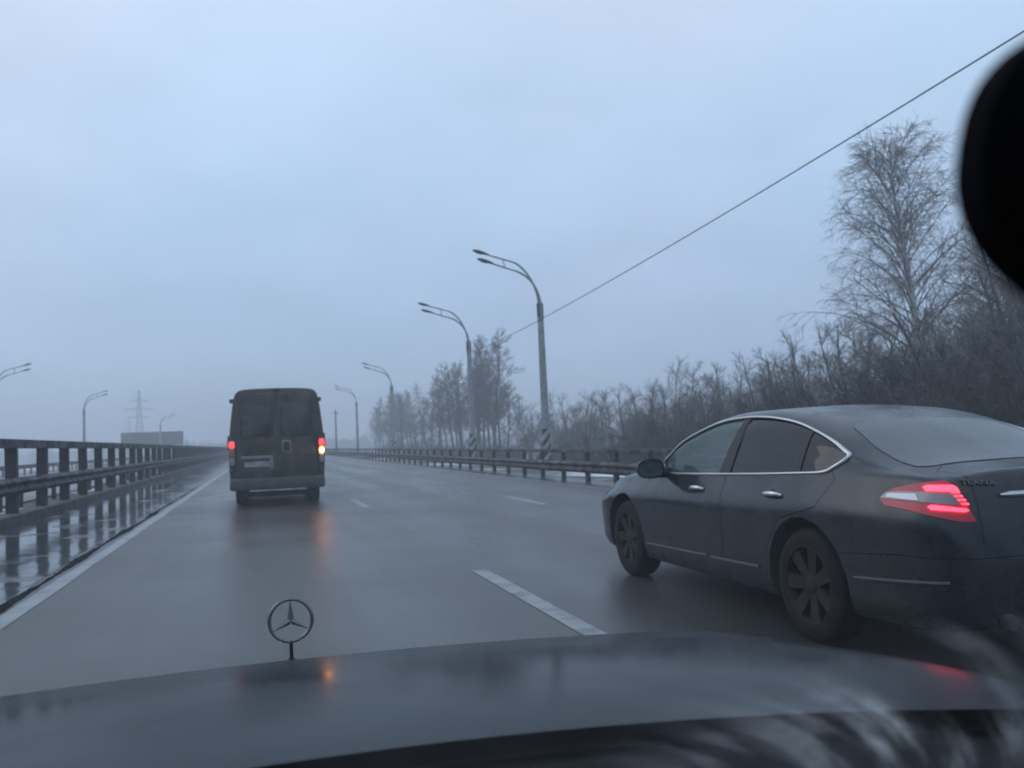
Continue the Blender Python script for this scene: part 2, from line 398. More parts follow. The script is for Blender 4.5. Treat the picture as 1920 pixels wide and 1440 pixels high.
# ------------------------------------------------------------------ street lamps, cable, billboard, pylon
def stripe_mat():
    m_ = bpy.data.materials.new('striped_pole'); m_.use_nodes = True; t = m_.node_tree; b = t.nodes['Principled BSDF']; b.inputs['Roughness'].default_value = .8
    tcn = t.nodes.new('ShaderNodeTexCoord'); sp = t.nodes.new('ShaderNodeSeparateXYZ'); t.links.new(tcn.outputs['Object'], sp.inputs[0])
    a = t.nodes.new('ShaderNodeMath'); a.operation = 'MULTIPLY_ADD'; a.inputs[1].default_value = -1.3; t.links.new(sp.outputs[0], a.inputs[0]); t.links.new(sp.outputs[2], a.inputs[2])
    s = t.nodes.new('ShaderNodeMath'); s.operation = 'MULTIPLY'; s.inputs[1].default_value = 13; t.links.new(a.outputs[0], s.inputs[0])
    q = t.nodes.new('ShaderNodeMath'); q.operation = 'SINE'; t.links.new(s.outputs[0], q.inputs[0])
    g = t.nodes.new('ShaderNodeMath'); g.operation = 'GREATER_THAN'; g.inputs[1].default_value = 0; t.links.new(q.outputs[0], g.inputs[0])
    x = t.nodes.new('ShaderNodeMix'); x.data_type = 'RGBA'; x.inputs[6].default_value = (.05,.05,.052,1); x.inputs[7].default_value = (.32,.33,.34,1)
    t.links.new(g.outputs[0], x.inputs[0]); t.links.new(x.outputs[2], b.inputs['Base Color']); return m_
M['stripes'] = stripe_mat()
def make_lamp():
    t = thing('street_lamp', 'x', 'street lamp')
    MB().tube([(0,0,-.6),(0,0,1.75)], [.185,.175], 16).build('striped_base', M['stripes'], t, True)
    MB().tube([(0,0,1.75),(0,0,7.0)], [.172,.125], 16).build('pole', M['concrete'], t, True)
    MB().tube([(0,0,6.45),(0,0,7.05)], .142, 16).build('pole_collar', M['headdark'], t, True)
    for k, (dy, up_, ln) in enumerate(((-.13, 0, 0), (.13, .42, .12))):
        pts = []
        for i in range(17):
            a = i/16
            if a < .5:
                th = a/.5*R(78); rr = 1.55
                pts.append((-(rr-rr*math.cos(th))*.9, dy, 6.9+rr*math.sin(th)+up_*min(1, a*2.2)))
            else:
                u = (a-.5)/.5
                x0, z0 = -(1.55-1.55*math.cos(R(78)))*.9, 6.9+1.55*math.sin(R(78))+up_
                pts.append((x0-u*(1.0+ln), dy, z0+u*.30))
        arm = MB().tube([(0,dy,6.3)]+pts, [.045]*9+[.034]*9, 8).build('arm', M['tubegrey'], t, True)
        ex, ez = pts[-1][0], pts[-1][2]
        hd = MB()
        sec = [(.10,.045,.05),(0,.07,.06),(-.12,.12,.085),(-.36,.14,.09),(-.52,.10,.06),(-.58,.03,.02)]
        rws = [[(ex+sx, dy+w_*math.cos(q*math.pi/6), ez+sx*-.27+.01+h_*(math.sin(q*math.pi/6) if q < 7 else .55*math.sin(q*math.pi/6))) for q in range(13)] for (sx, w_, h_) in sec]
        hd.grid(rws)
        ho = hd.build('lamp_head', M['headdark'], t, True)
        MB().grid([[(ex-.16, dy-.09, ez-.005), (ex-.16, dy+.09, ez-.005)], [(ex-.44, dy-.09, ez+.07), (ex-.44, dy+.09, ez+.07)]]).build('lens', M['lens'], ho)
    MB().tube([(-1.5,-.13,8.50),(-1.5,.13,8.92)], .025, 6).build('arm_brace', M['tubegrey'], t)
    return t
lamp = make_lamp()
right = [(1020, 12.0, 1.04), (883, 12.0, 1.03), (733, 12.4, 1.0), (667, 12.4, 1.0)]
lamp_pos = []
for i, (px_, X, s) in enumerate(right):
    x, y = on_x(px_, X); lamp_pos.append((x, y))
    o = lamp if i == 0 else copy_tree(lamp)
    o.location = (x, y, -.2); o.scale = (s, s, s); o.rotation_euler = (0, R(rng.uniform(-.5,.5)), R(rng.uniform(-3,3)))
    tag(o, ('striped twin-arm street lamp with only scrub and open sky behind it', 'striped twin-arm street lamp standing against the tallest trees of the clump', 'striped twin-arm street lamp against the thin far end of the tree clump', 'last twin-arm street lamp before the bare utility pole')[i], 'street lamp', 'twin-arm lamps behind the low guardrail')
o = copy_tree(lamp); o.location = (12.2, 1.5, -.2); o.rotation_euler = (0,0,0); o.scale = (1.16,1.16,1.2)
tag(o, 'striped twin-arm street lamp holding the high end of the overhead cable', 'street lamp', 'twin-arm lamps behind the low guardrail')
for kl, (px_, X) in enumerate(((-14, -21.8), (155, -21.3), (298, -20.3))):
    x, y = on_x(px_, X); o = copy_tree(lamp); o.location = (x, y, -.3); o.rotation_euler = (0, 0, math.pi+R(rng.uniform(-3,3)))
    tag(o, ('street lamp beyond the opposite carriageway, far short of the billboard', 'street lamp beyond the opposite carriageway, next one before the billboard', 'small hazy street lamp rising just behind the billboard')[kl], 'street lamp', 'lamps beyond the opposite carriageway')
x, y = on_x(627, 12.6)
pt = thing('utility_pole', 'bare wooden utility pole beyond the row of twin-arm lamps', 'pole', (x, y, -.3))
MB().tube([(0,0,-.5),(0,0,7.6)], [.16,.11], 10).build('pole', M['steel_dark'], pt, True)
MB().box((-.5,-.05,7.0),(.5,.05,7.12)).build('crossarm', M['steel_dark'], pt)
for s in (-.42,.42): MB().lathe([(0,.02),(.03,.05),(.10,.05),(.13,.02)], 8, 'z', (s,0,7.12)).build('insulator', M['lens'], pt, True)

cab = thing('overhead_cable', 'thin dark overhead cable slung between the lamp poles', 'cable', (0,0,0))
nodes = [(12.0, 1.5, 8.1)]+[(lx-.16, ly, 6.35) for (lx, ly) in lamp_pos[:2]]
for a, b in zip(nodes, nodes[1:]):
    P = []; a = Vector(a); b = Vector(b); sag = .006*(b-a).length
    for i in range(21):
        t = i/20; p_ = a.lerp(b, t); p_.z -= sag*4*t*(1-t); P.append(p_)
    MB().tube(P, .017, 6).build('span', M['cable'], cab, True)

d_ = ray(286, 822); c_ = CAM+d_*(190/d_.dot(fw))
bb = thing('billboard', 'wide dark billboard standing past the guardrail on the far left verge', 'billboard', (c_.x, c_.y, -1.4), R(9))
MB().rbox((-6.2,-.12,4.25),(6.2,.12,7.05),.03).build('panel', M['board_back'], bb)
for z in (4.25, 7.05): MB().box((-6.26,-.17,z-.06),(6.26,.17,z+.06)).build('frame_bar', M['steel_dark'], bb)
for s in (-6.2,-2.07,2.07,6.2): MB().box((s-.06,-.19,4.3),(s+.06,-.13,7.0)).build('frame_bar', M['steel_dark'], bb)
for s in (-3.4,3.4): MB().tube([(s,.3,-.6),(s,.3,7.0)], .16, 10).build('post', M['steel_dark'], bb, True)

def pylon(px_, D, H, label):
    d = ray(px_, 840); c = CAM+d*(D/d.dot(fw))
    t = thing('power_pylon', label, 'pylon', (c.x, c.y, -1.8), R(20))
    b, tp = H*.085, H*.012; lm = []
    for sx in (-1,1):
        for sy in (-1,1):
            MB().tube([(sx*b,sy*b,-.5),(sx*b*.35,sy*b*.35,H*.55),(sx*tp,sy*tp,H)], [.22,.17,.10], 5).build('leg', M['pylon'], t)
    br = MB(); n = 14
    def half(z): return b+(b*.35-b)*z/(H*.55) if z < H*.55 else b*.35+(tp-b*.35)*(z-H*.55)/(H*.45)
    for i in range(n):
        z0, z1 = H*i/n, H*(i+1)/n; h0, h1 = half(z0), half(z1)
        for sy in (-1,1):
            br.tube([(-h0,sy*h0,z0),(h1,sy*h1,z1)], .09, 4); br.tube([(h0,sy*h0,z0),(-h1,sy*h1,z1)], .09, 4)
            br.tube([(sy*h0,-h0,z0),(sy*h1,h1,z1)], .09, 4); br.tube([(sy*h0,h0,z0),(sy*h1,-h1,z1)], .09, 4)
    tag(br.build('lattice_braces', M['pylon'], t), kind='stuff')
    for z, hw in ((.60,.15),(.72,.20),(.84,.14)):
        ca = MB(); z *= H; hw *= H
        for s in (-1,1):
            ca.tube([(0,0,z+H*.03),(s*hw,0,z)], .14, 4); ca.tube([(0,.5,z),(s*hw,0,z)], .14, 4); ca.tube([(0,-.5,z),(s*hw,0,z)], .14, 4)
        ca.build('crossarm', M['pylon'], t)
    return t
pylon(262, 430, 34, 'tall hazy lattice pylon with crossarms rising above the billboard')
pylon(243, 640, 30, 'smaller fainter lattice pylon beside the tall one')

# ------------------------------------------------------------------ bare winter trees
def limb(mb, p, d, ln, r0, r1, n, sides, droop=0, wig=.15, rg=rng, wind=0):
    P = [p.copy()]; dd = d.normalized(); q = p.copy()
    for i in range(n):
        dd = (dd+Vector((rg.uniform(-wig,wig)+wind, rg.uniform(-wig,wig), rg.uniform(-wig,wig)-droop))).normalized()
        q = q+dd*(ln/n); P.append(q.copy())
    mb.tube(P, [r0+(r1-r0)*i/n for i in range(n+1)], sides, cap=False)
    return P
def at(P, t):
    k = (len(P)-1)*t; i = min(int(k), len(P)-2); return P[i].lerp(P[i+1], k-i), (P[i+1]-P[i]).normalized()
def dirv(az, el): return Vector((math.cos(az)*math.cos(el), math.sin(az)*math.cos(el), math.sin(el)))
def tree_mesh(kind, seed, twig=1.0):
    rg = random.Random(seed); tr, cr_ = MB(), MB()
    def spray(P, r, n, ln, el_add, droop, depth):
        for k in range(n):
            t = rg.uniform(.18, 1); p, d = at(P, t)
            az = rg.uniform(0, 2*math.pi); side = d.orthogonal().normalized()
            side = Matrix.Rotation(az, 3, d) @ side
            nd = (d*rg.uniform(.6,1.1)+side*rg.uniform(.5,1.0)+Vector((0,0,el_add))).normalized()
            l_ = ln*rg.uniform(.55,1.25)*(1.15-.55*t)
            Q = limb(cr_, p, nd, l_, r, r*.45, 3 if depth else 2, 3, droop, .12, rg)
            if depth: spray(Q, r*.6, rg.randint(5,8), l_*.62, el_add*.5, droop*1.3, depth-1)
    if kind == 'birch':
        H = 13.6; P = limb(tr, Vector((0,0,-.3)), Vector((.02,0,1)), H, .25, .02, 14, 10, 0, .035, rg)
        nb = 96
        for k in range(nb):
            t = .24+.73*k/nb; p, d = at(P, t); az = k*2.4+rg.uniform(-.4,.4); el = R(rg.uniform(28,52)+22*t)
            l_ = (.9+3.7*(1-t)**.65)*rg.uniform(.75,1.2); r = .012+.04*(1-t)
            B = limb(cr_, p, dirv(az, el), l_, r, .010, 5, 4, .10, .10, rg)
            spray(B, .0105*twig, rg.randint(11,14), l_*.36+.4, .05, .16, 1)
    elif kind == 'tall':
        H = 15; n_st = rg.choice((1,1,2))
        for s in range(n_st):
            hh = H*rg.uniform(.82,1.02)
            P = limb(tr, Vector((s*.5,rg.uniform(-.3,.3),-.4)), Vector((rg.uniform(-.06,.06),rg.uniform(-.06,.06),1)), hh, .20, .025, 12, 7, 0, .05, rg)
            nb = 36
            for k in range(nb):
                t = .28+.70*k/nb; p, d = at(P, t); az = k*2.4+rg.uniform(-.5,.5); el = R(rg.uniform(38,66))
                l_ = (.7+3.0*(1-t)**.7)*rg.uniform(.7,1.2)
                B = limb(cr_, p, dirv(az, el), l_, .05*(1.1-t), .014, 4, 4, .02, .14, rg)
                spray(B, .014*twig, rg.randint(6,8), l_*.42+.35, .12, .0, 1)
    elif kind == 'scrub':
        for s in range(rg.randint(3,5)):
            az = rg.uniform(0,6.28); hh = rg.uniform(4.2,6.6)
            P = limb(tr, Vector((rg.uniform(-.4,.4),rg.uniform(-.4,.4),-.3)), dirv(az, R(rg.uniform(66,86))), hh, .075, .016, 8, 6, -.015, .13, rg)
            for k in range(13):
                t = .22+.76*k/13; p, d = at(P, t); az2 = k*2.4+rg.uniform(-.5,.5); el = R(rg.uniform(30,65))
                l_ = (.6+1.6*(1-t))*rg.uniform(.7,1.25)
                B = limb(cr_, p, dirv(az2, el), l_, .020, .008, 4, 4, -.03, .11, rg)
                spray(B, .0072*twig, rg.randint(7,10), l_*.5+.25, .22, 0, 1)
    else:  # bush: dense thicket of stems
        for s in range(20):
            az = rg.uniform(0,6.28); hh = rg.uniform(1.9,3.9)
            P = limb(tr, Vector((rg.uniform(-1.0,1.0),rg.uniform(-1.0,1.0),-.2)), dirv(az, R(rg.uniform(58,86))), hh, .035, .012, 5, 4, -.01, .16, rg)
            for k in range(9):
                t = .12+.85*k/9; p, d = at(P, t); l_ = rg.uniform(.5,1.1)
                B = limb(cr_, p, dirv(k*2.4+rg.uniform(-.5,.5), R(rg.uniform(25,65))), l_, .016, .009, 3, 3, -.02, .2, rg)
                spray(B, .0095*twig, rg.randint(5,7), l_*.6, .12, 0, 1)
    a = tr.mesh('trunk', M['birchbark'] if kind in ('birch',) else M['bark'], True, fix=False)
    b = cr_.mesh('crown', M['birchtwig'] if kind == 'birch' else M['scrubtwig'] if kind == 'scrub' else M['twig'], False, fix=False)
    return a, b
protos = {'birch': [tree_mesh('birch', 11), tree_mesh('birch', 12)], 'tall': [tree_mesh('tall', s, 1.5) for s in (21,22,23,24)],
          'scrub': [tree_mesh('scrub', s, 1.1) for s in (31,32,33,34)], 'bush': [tree_mesh('bush', s, 1.25) for s in (41,42,43)]}
def plant(kind, name, x, y, z, s, label, cat, group=None, i=None, sz=None):
    a, b = protos[kind][(i if i is not None else rng.randrange(9)) % len(protos[kind])]
    t = thing(name, label, cat, (x, y, z), rng.uniform(0, 6.28), group)
    t.scale = (s, s, sz or s*rng.uniform(.95,1.08))
    obj('trunk', a, t); obj('crown', b, t); return t
GZ = -1.75
x, y = on_x(1728, 22.0); plant('birch', 'birch_tree', x, y, GZ, 1.0, 'tall pale-barked birch standing over the roadside scrub', 'tree', i=0)
x, y = on_x(1905, 21.0); plant('birch', 'birch_tree', x, y, GZ, .74, 'shorter birch next to the tall pale birch', 'tree', i=1)
G = 'bare tall trees beyond the lamps'
for px_, X, s in ((708,26,.98),(722,25,.92),(735,27,.96),(752,24,.86),(770,26,.84),(788,25,.80),(806,25,.86),(824,24,.84),(846,25,.98),(862,26,.95),(886,27,.96),(905,25,1.0),(921,24.5,1.06),(936,27,.9),(946,25,.62),(700,28,.9),(714,29,.95),(728,30,1.0),(742,28,.92),(760,29,.9),(779,28,.84),(797,29,.85),(815,28,.9),(835,28,.92),(854,29,1.0),(875,28,.98),(898,29,1.04),(914,29,1.08),(929,29,1.02)):
    x, y = on_x(px_, X); plant('tall', 'bare_tree', x, y, GZ, s, 'tall bare tree in the clump behind the lamp poles', 'tree', G)
G = 'bare scrub trees along the verge'
sp_ = [(985,28,.85),(1003,27,.9),(1045,27,.62),(1062,26,.7),(1082,28,.8),(1104,26,.85),(1126,27,.75),(1148,25,.78),(1170,27,.66),(1192,25,.75),(1215,26,.78),(1236,25,.76),(1258,27,.85),(1282,25,.82),(1305,26,1.0),(1330,25,.95),(1352,26,.98),(1376,24,.95),(1398,26,1.05),(1422,24,1.0),(1448,25,1.06),(1470,24,.98),(1492,25,1.1),(1515,23.5,1.02),(1545,24,1.08),(1572,23,1.0),(1600,23,1.06),(1632,22.5,1.12),(1660,23,1.2),(1692,21.5,.95),(1765,22,1.0),(1800,22,1.15),(1836,21,1.2),(1868,21,1.3),(1895,22,1.4),(1935,20.5,1.35),(1975,20.5,1.3)]
for px_, X, s in sp_:
    x, y = on_x(px_, X); plant('scrub', 'scrub_tree', x, y, GZ, s*(1.36 if px_ < 1300 else 1.04), 'leafless many-stemmed scrub tree in the thicket beyond the low guardrail', 'tree', G)
G = 'dense bushes under the scrub trees'
bs_ = [(960,24,.8),(1020,24,.7),(1060,23,.75),(1100,22,.75),(1135,23,.85),(1165,22,.8),(1195,22,.9),(1222,21,.85),(1250,22,1.0),(1280,21,.95),(1312,22,.9),(1345,21,.95),(1378,22,1.0),(1410,21,1.15),(1436,22,1.3),(1462,21,1.2),(1490,21,.95),(1530,20.5,.85),(1565,20.5,1.0),(1600,20,1.1),(1640,20,1.25),(1672,19.5,1.3),(1705,19.5,1.15),(1745,19.5,1.15),(1785,19,1.2),(1830,19,1.35),(1870,18.5,1.3),(1915,18.5,1.35),(720,26,1.0),(745,25,1.1),(770,24,1.2),(800,25,1.0),(830,24,.9),(860,25,.9),(900,25,.9),(930,24,.8)]
for px_, X, s in bs_:
    x, y = on_x(px_, X); plant('bush', 'bush', x, y, GZ, s, 'dark leafless bush forming the thicket edge under the scrub trees', 'bush', G)
# woods at the horizon: one uncountable mass of bare crowns
fm = MB(); fr_ = random.Random(5)
def far_clump(x, y, h, wd):
    for k in range(46):
        a = fr_.gauss(0, wd*.35); b = fr_.uniform(-wd*.3, wd*.3); hh = h*fr_.uniform(.55,1.0)*(1-.35*min(1, abs(a)/wd*1.6)); q = fr_.uniform(.12,.42)
        ln = fr_.uniform(-.9,.9)
        fm.add([(x+a-q, y+b, -2), (x+a+q, y+b+.2, -2), (x+a+ln+q*.8, y+b, hh*.65), (x+a+ln*1.3, y+b+.1, hh), (x+a+ln-q*.8, y+b, hh*.7)], [(0,1,2,3,4)])
for k in range(190):
    b = R(-34+56*k/190+fr_.uniform(-.3,.3)); d = fr_.uniform(430, 640)*(1 if b > R(-9) else 1.15)
    h = fr_.uniform(6,10) if R(-9) < b < R(4) else fr_.uniform(5,8)
    far_clump(d*math.sin(b), d*math.cos(b), h, fr_.uniform(5,9))
tag(fm.build('distant_woodland', M['far_wood'], fix=False), 'hazy line of bare woodland along the far horizon', 'woodland', kind='stuff')

# ------------------------------------------------------------------ dark saloon car in the middle lane
def pchip(pts):
    xs=[p[0] for p in pts]; ys=[p[1] for p in pts]; n=len(xs)
    h=[xs[i+1]-xs[i] for i in range(n-1)]; d=[(ys[i+1]-ys[i])/h[i] for i in range(n-1)]
    m=[0.0]*n; m[0]=d[0]; m[-1]=d[-1]
    for i in range(1,n-1):
        if d[i-1]*d[i]>0:
            w1=2*h[i]+h[i-1]; w2=h[i]+2*h[i-1]; m[i]=(w1+w2)/(w1/d[i-1]+w2/d[i])
    def f(x):
        if x<=xs[0]: return ys[0]
        if x>=xs[-1]: return ys[-1]
        i=0
        while x>xs[i+1]: i+=1
        t=(x-xs[i])/h[i]
        return ((1+2*t)*(1-t)**2*ys[i]+t*(1-t)**2*h[i]*m[i]+t*t*(3-2*t)*ys[i+1]+t*t*(t-1)*h[i]*m[i+1])
    return f
SED=dict(
 zt=[(-1.11,.58),(-1.10,.69),(-1.08,.82),(-1.055,.93),(-1.035,.985),(-1.015,1.012),(-.98,1.022),(-.9,1.025),(-.74,1.04),(-.5,1.105),(-.3,1.18),(-.1,1.25),(.1,1.31),(.4,1.372),(.7,1.400),(1.0,1.403),(1.3,1.387),(1.6,1.325),(1.9,1.205),(2.15,1.085),(2.38,.995),(2.8,.95),(3.2,.895),(3.5,.825),(3.62,.765),(3.70,.69),(3.74,.60)],
 zs=[(-1.11,.56),(-1.08,.77),(-1.03,.92),(-1.0,.95),(-.7,.985),(-.3,.99),(.5,.955),(1.5,.935),(2.1,.925),(2.5,.905),(3.0,.865),(3.4,.785),(3.62,.70),(3.74,.57)],
 ws=[(-1.11,.45),(-1.09,.60),(-1.05,.68),(-1.0,.72),(-.7,.775),(-.3,.80),(.5,.825),(1.5,.825),(2.1,.81),(2.5,.79),(3.0,.765),(3.4,.715),(3.62,.62),(3.74,.42)],
 wm=[(-1.11,.50),(-1.10,.62),(-1.07,.73),(-1.0,.80),(-.85,.85),(-.6,.88),(0,.895),(1.4,.8975),(2.775,.895),(3.1,.892),(3.35,.868),(3.55,.80),(3.68,.69),(3.74,.50)],
 wr=[(-1.11,.36),(-1.05,.52),(-1.0,.60),(-.75,.655),(-.5,.67),(-.29,.69),(-.1,.675),(.08,.66),(.3,.645),(.8,.64),(1.05,.64),(1.3,.655),(1.58,.70),(1.8,.735),(2.05,.755),(2.2,.74),(2.5,.66),(3,.59),(3.4,.50),(3.62,.42),(3.74,.24)],
 zr=[(-1.11,.575),(-1.08,.80),(-1.035,.965),(-1.0,1.0),(-.75,1.015),(-.5,1.06),(-.29,1.118),(-.1,1.195),(.08,1.252),(.3,1.308),(.55,1.345),(.8,1.362),(1.05,1.362),(1.3,1.338),(1.58,1.268),(1.8,1.19),(2.05,1.06),(2.2,1.0),(2.5,.96),(3,.91),(3.4,.83),(3.62,.75),(3.74,.595)],
 zb=[(-1.11,.47),(-1.09,.33),(-1.05,.27),(-.9,.22),(-.5,.20),(0,.19),(2.8,.18),(3.4,.2),(3.62,.24),(3.70,.32),(3.74,.42)])
def catmull(P,n):
    out=[]; L=len(P)
    for i in range(L-1):
        p0=P[max(i-1,0)];p1=P[i];p2=P[i+1];p3=P[min(i+2,L-1)]
        for k in range(n):
            t=k/n
            out.append(tuple(.5*((2*p1[j])+(-p0[j]+p2[j])*t+(2*p0[j]-5*p1[j]+4*p2[j]-p3[j])*t*t+(-p0[j]+3*p1[j]-3*p2[j]+p3[j])*t**3) for j in range(len(p1))))
    out.append(tuple(P[-1])); return out
def sed_section(y,F,inset=0.0,n=4):
    zt,zs,ws,wm,wr,zr,zb=[F[k](y) for k in('zt','zs','ws','wm','wr','zr','zb')]
    zt=max(zt,zr+.004)
    H=zs-zb
    bul=.02 if .2<zr-zs else .008
    P=[(0,zb),(wm*.80,zb),(wm*.955,zb+.10*H),(wm*.985,zb+.32*H),(wm,zb+.60*H),(wm-.004,zb+.76*H),(ws+.35*(wm-ws),zs-.09*H),(ws,zs),
       (ws*.52+wr*.48+bul,zs*.5+zr*.5),(wr+.012,zr-.012),(wr*.62,zt-.36*(zt-zr)),(0,zt)]
    return catmull(P,n)

def boolean(o, cut, op='DIFFERENCE'):
    """exact boolean of two mesh objects, returns a new mesh"""
    md = o.modifiers.new('b', 'BOOLEAN'); md.operation = op; md.object = cut; md.solver = 'EXACT'
    dg = bpy.context.evaluated_depsgraph_get(); dg.update()
    me = bpy.data.meshes.new_from_object(o.evaluated_get(dg)); o.modifiers.remove(md); return me
def cut_obj(mb):
    o = bpy.data.objects.new('cutter', mb.mesh('cutter', None)); col.objects.link(o); return o
def drop(o):
    me = o.data; bpy.data.objects.remove(o); bpy.data.meshes.remove(me)
def smooth_sharp(me, ang=32):
    bm = bmesh.new(); bm.from_mesh(me)
    for f_ in bm.faces: f_.smooth = True
    for e_ in bm.edges:
        e_.smooth = not (len(e_.link_faces) == 2 and e_.calc_face_angle(0) > R(ang))
    bm.to_mesh(me); bm.free(); me.update()
def paint_mat(name, base, dirt, rough=.30):
    m_ = bpy.data.materials.new(name); m_.use_nodes = True; t = m_.node_tree; b = t.nodes['Principled BSDF']
    tcn = t.nodes.new('ShaderNodeTexCoord')
    n = t.nodes.new('ShaderNodeTexNoise'); n.inputs['Scale'].default_value = 2.2; n.inputs['Detail'].default_value = 7; n.inputs['Roughness'].default_value = .6; t.links.new(tcn.outputs['Object'], n.inputs['Vector'])
    r_ = t.nodes.new('ShaderNodeMapRange'); r_.inputs[1].default_value = .38; r_.inputs[2].default_value = .72; t.links.new(n.outputs[0], r_.inputs[0])
    x = t.nodes.new('ShaderNodeMix'); x.data_type = 'RGBA'; x.inputs[6].default_value = (*base,1); x.inputs[7].default_value = (*dirt,1)
    t.links.new(r_.outputs[0], x.inputs[0]); t.links.new(x.outputs[2], b.inputs['Base Color'])
    q = t.nodes.new('ShaderNodeMapRange'); q.inputs[3].default_value = rough; q.inputs[4].default_value = min(.8, rough+.28); t.links.new(r_.outputs[0], q.inputs[0]); t.links.new(q.outputs[0], b.inputs['Roughness'])
    b.inputs['Metallic'].default_value = .1; return m_
M['sed_paint'] = paint_mat('grimy_dark_paint', (.012,.016,.021), (.024,.028,.032), .16)
M['interior'] = mat('cabin_trim', (.030,.031,.033), .8)
M['seat'] = mat('seat_cloth', (.05,.05,.052), .9)
M['glass_front'] = glass('front_glass', (.62,.80,.80), .70, dirt=(.21,.31,.32))
M['glass_tint'] = glass('tinted_glass', (.05,.055,.06), .80, dirt=(.045,.05,.055))
M['glass_rear'] = glass('misted_rear_glass', (.16,.17,.18), .30, .22, dirt=(.13,.14,.15))
M['red_lens'] = emit('red_lens', (1,.06,.10), .045, (.36,.02,.035))
M['clear_lens'] = mat('clear_lens', (.62,.63,.65), .12, coat=.6)
M['red_lit'] = emit('lit_red_led', (1,.03,.06), 5.5)
SX, SY, SPS = 3.940, 4.522, -.0213
sed = thing('saloon_car', 'grimy dark grey saloon with chrome window trim and lit red tail lamps', 'car', (SX, SY, 0), SPS)
SM = Matrix.Translation((SX, SY, 0)) @ Matrix.Rotation(SPS, 4, 'Z'); SMI = SM.inverted()
F_ = {k: pchip(t) for k, t in SED.items()}
def sed_solid(ys, inset=0, zfloor=None):
    mb = MB(); ring = None; rows = []
    for y in ys:
        s_ = sed_section(y, F_)
        if inset:
            s_ = [(max(0, a-inset*1.1), max(zfloor, b-inset)) for a, b in s_]
        full = [(-a, y, b) for a, b in s_]+[(a, y, b) for a, b in reversed(s_[1:-1])]
        rows.append(full)
    k = len(rows[0]); V = [p for r in rows for p in r]
    Fc = [(i*k+j, i*k+(j+1) % k, (i+1)*k+(j+1) % k, (i+1)*k+j) for i in range(len(rows)-1) for j in range(k)]
    Fc += [tuple(range(k)), tuple((len(rows)-1)*k+j for j in range(k))]
    return mb.add(V, Fc)
ys = [-1.11,-1.105,-1.10,-1.09,-1.08,-1.065,-1.05,-1.035,-1.02,-1.005,-.985,-.96,-.92]+[-.88+.06*i for i in range(72)]+[3.44,3.49,3.54,3.58,3.62,3.65,3.68,3.70,3.715,3.73,3.74]
base_me = sed_solid(ys).mesh('sed_base', M['sed_paint'])
bvh_bm = bmesh.new(); bvh_bm.from_mesh(base_me); bvh = BVHTree.FromBMesh(bvh_bm)
def hit_px(px_, py_):
    o_ = SMI @ CAM; d_ = (SMI.to_3x3() @ ray(px_, py_)).normalized()
    h = bvh.ray_cast(o_, d_)
    if h[0] is None:                       # just past the outline: take the closest place on the body
        h = bvh.find_nearest(o_+d_*5.6)
    return (h[0], h[1])
def hit_side(y, z, s=-1):
    h = bvh.ray_cast(Vector((s*3, y, z)), Vector((-s, 0, 0))); return (h[0], h[1]) if h[0] is not None else (None, None)
def hit_top(x, y):
    h = bvh.ray_cast(Vector((x, y, 3)), Vector((0,0,-1))); return (h[0], h[1]) if h[0] is not None else (None, None)
def span(poly, u):
    """lowest and highest v of a closed polygon at u"""
    vs = []
    for (a, b), (c, d) in zip(poly, poly[1:]+poly[:1]):
        if (a-u)*(c-u) <= 0 and a != c: vs.append(b+(d-b)*(u-a)/(c-a))
    return (min(vs), max(vs)) if vs else None
def patch(poly, caster, nu, nv, off, skirt=.012, mirror=False):
    """polygon in some 2-D space laid on the body by caster(u,v) -> (point, normal), standing off by off"""
    us = [p[0] for p in poly]; u0, u1 = min(us), max(us); rows = []; base = []
    for i in range(nu+1):
        u = u0+(u1-u0)*min(max(i/nu, .002), .998); lo, hi = span(poly, u); r_ = []; b_ = []
        for j in range(nv+1):
            p, n = caster(u, lo+(hi-lo)*j/nv)
            if p is None: p, n = (Vector(r_[-1]), Vector((0,0,1))) if r_ else (Vector((0,0,0)), Vector((0,0,1)))
            r_.append(tuple(p+n*off)); b_.append(tuple(p-n*skirt))
        rows.append(r_); base.append(b_)
    mb = MB(); mb.grid(rows)
    edge = [(0,j) for j in range(nv+1)]+[(i,nv) for i in range(1,nu+1)]+[(nu,j) for j in range(nv-1,-1,-1)]+[(i,0) for i in range(nu-1,0,-1)]
    k = len(edge); mb.add([rows[i][j] for i, j in edge]+[base[i][j] for i, j in edge], [(q, (q+1) % k, k+(q+1) % k, k+q) for q in range(k)])
    if mirror: mb.v = [(-a, b, c) for a, b, c in mb.v]
    return mb
# window outline read off the body side
dlo = [(2.0,.930),(2.06,.985),(2.03,1.045),(1.80,1.168),(1.58,1.244),(1.30,1.314),(1.0,1.338),(.75,1.337),(.53,1.320),(.30,1.285),(.08,1.228),(-.10,1.170),(-.23,1.115),(-.285,1.09),(-.27,1.06),(-.205,1.02),(-.125,.993),(.114,.981),(.77,.957)]
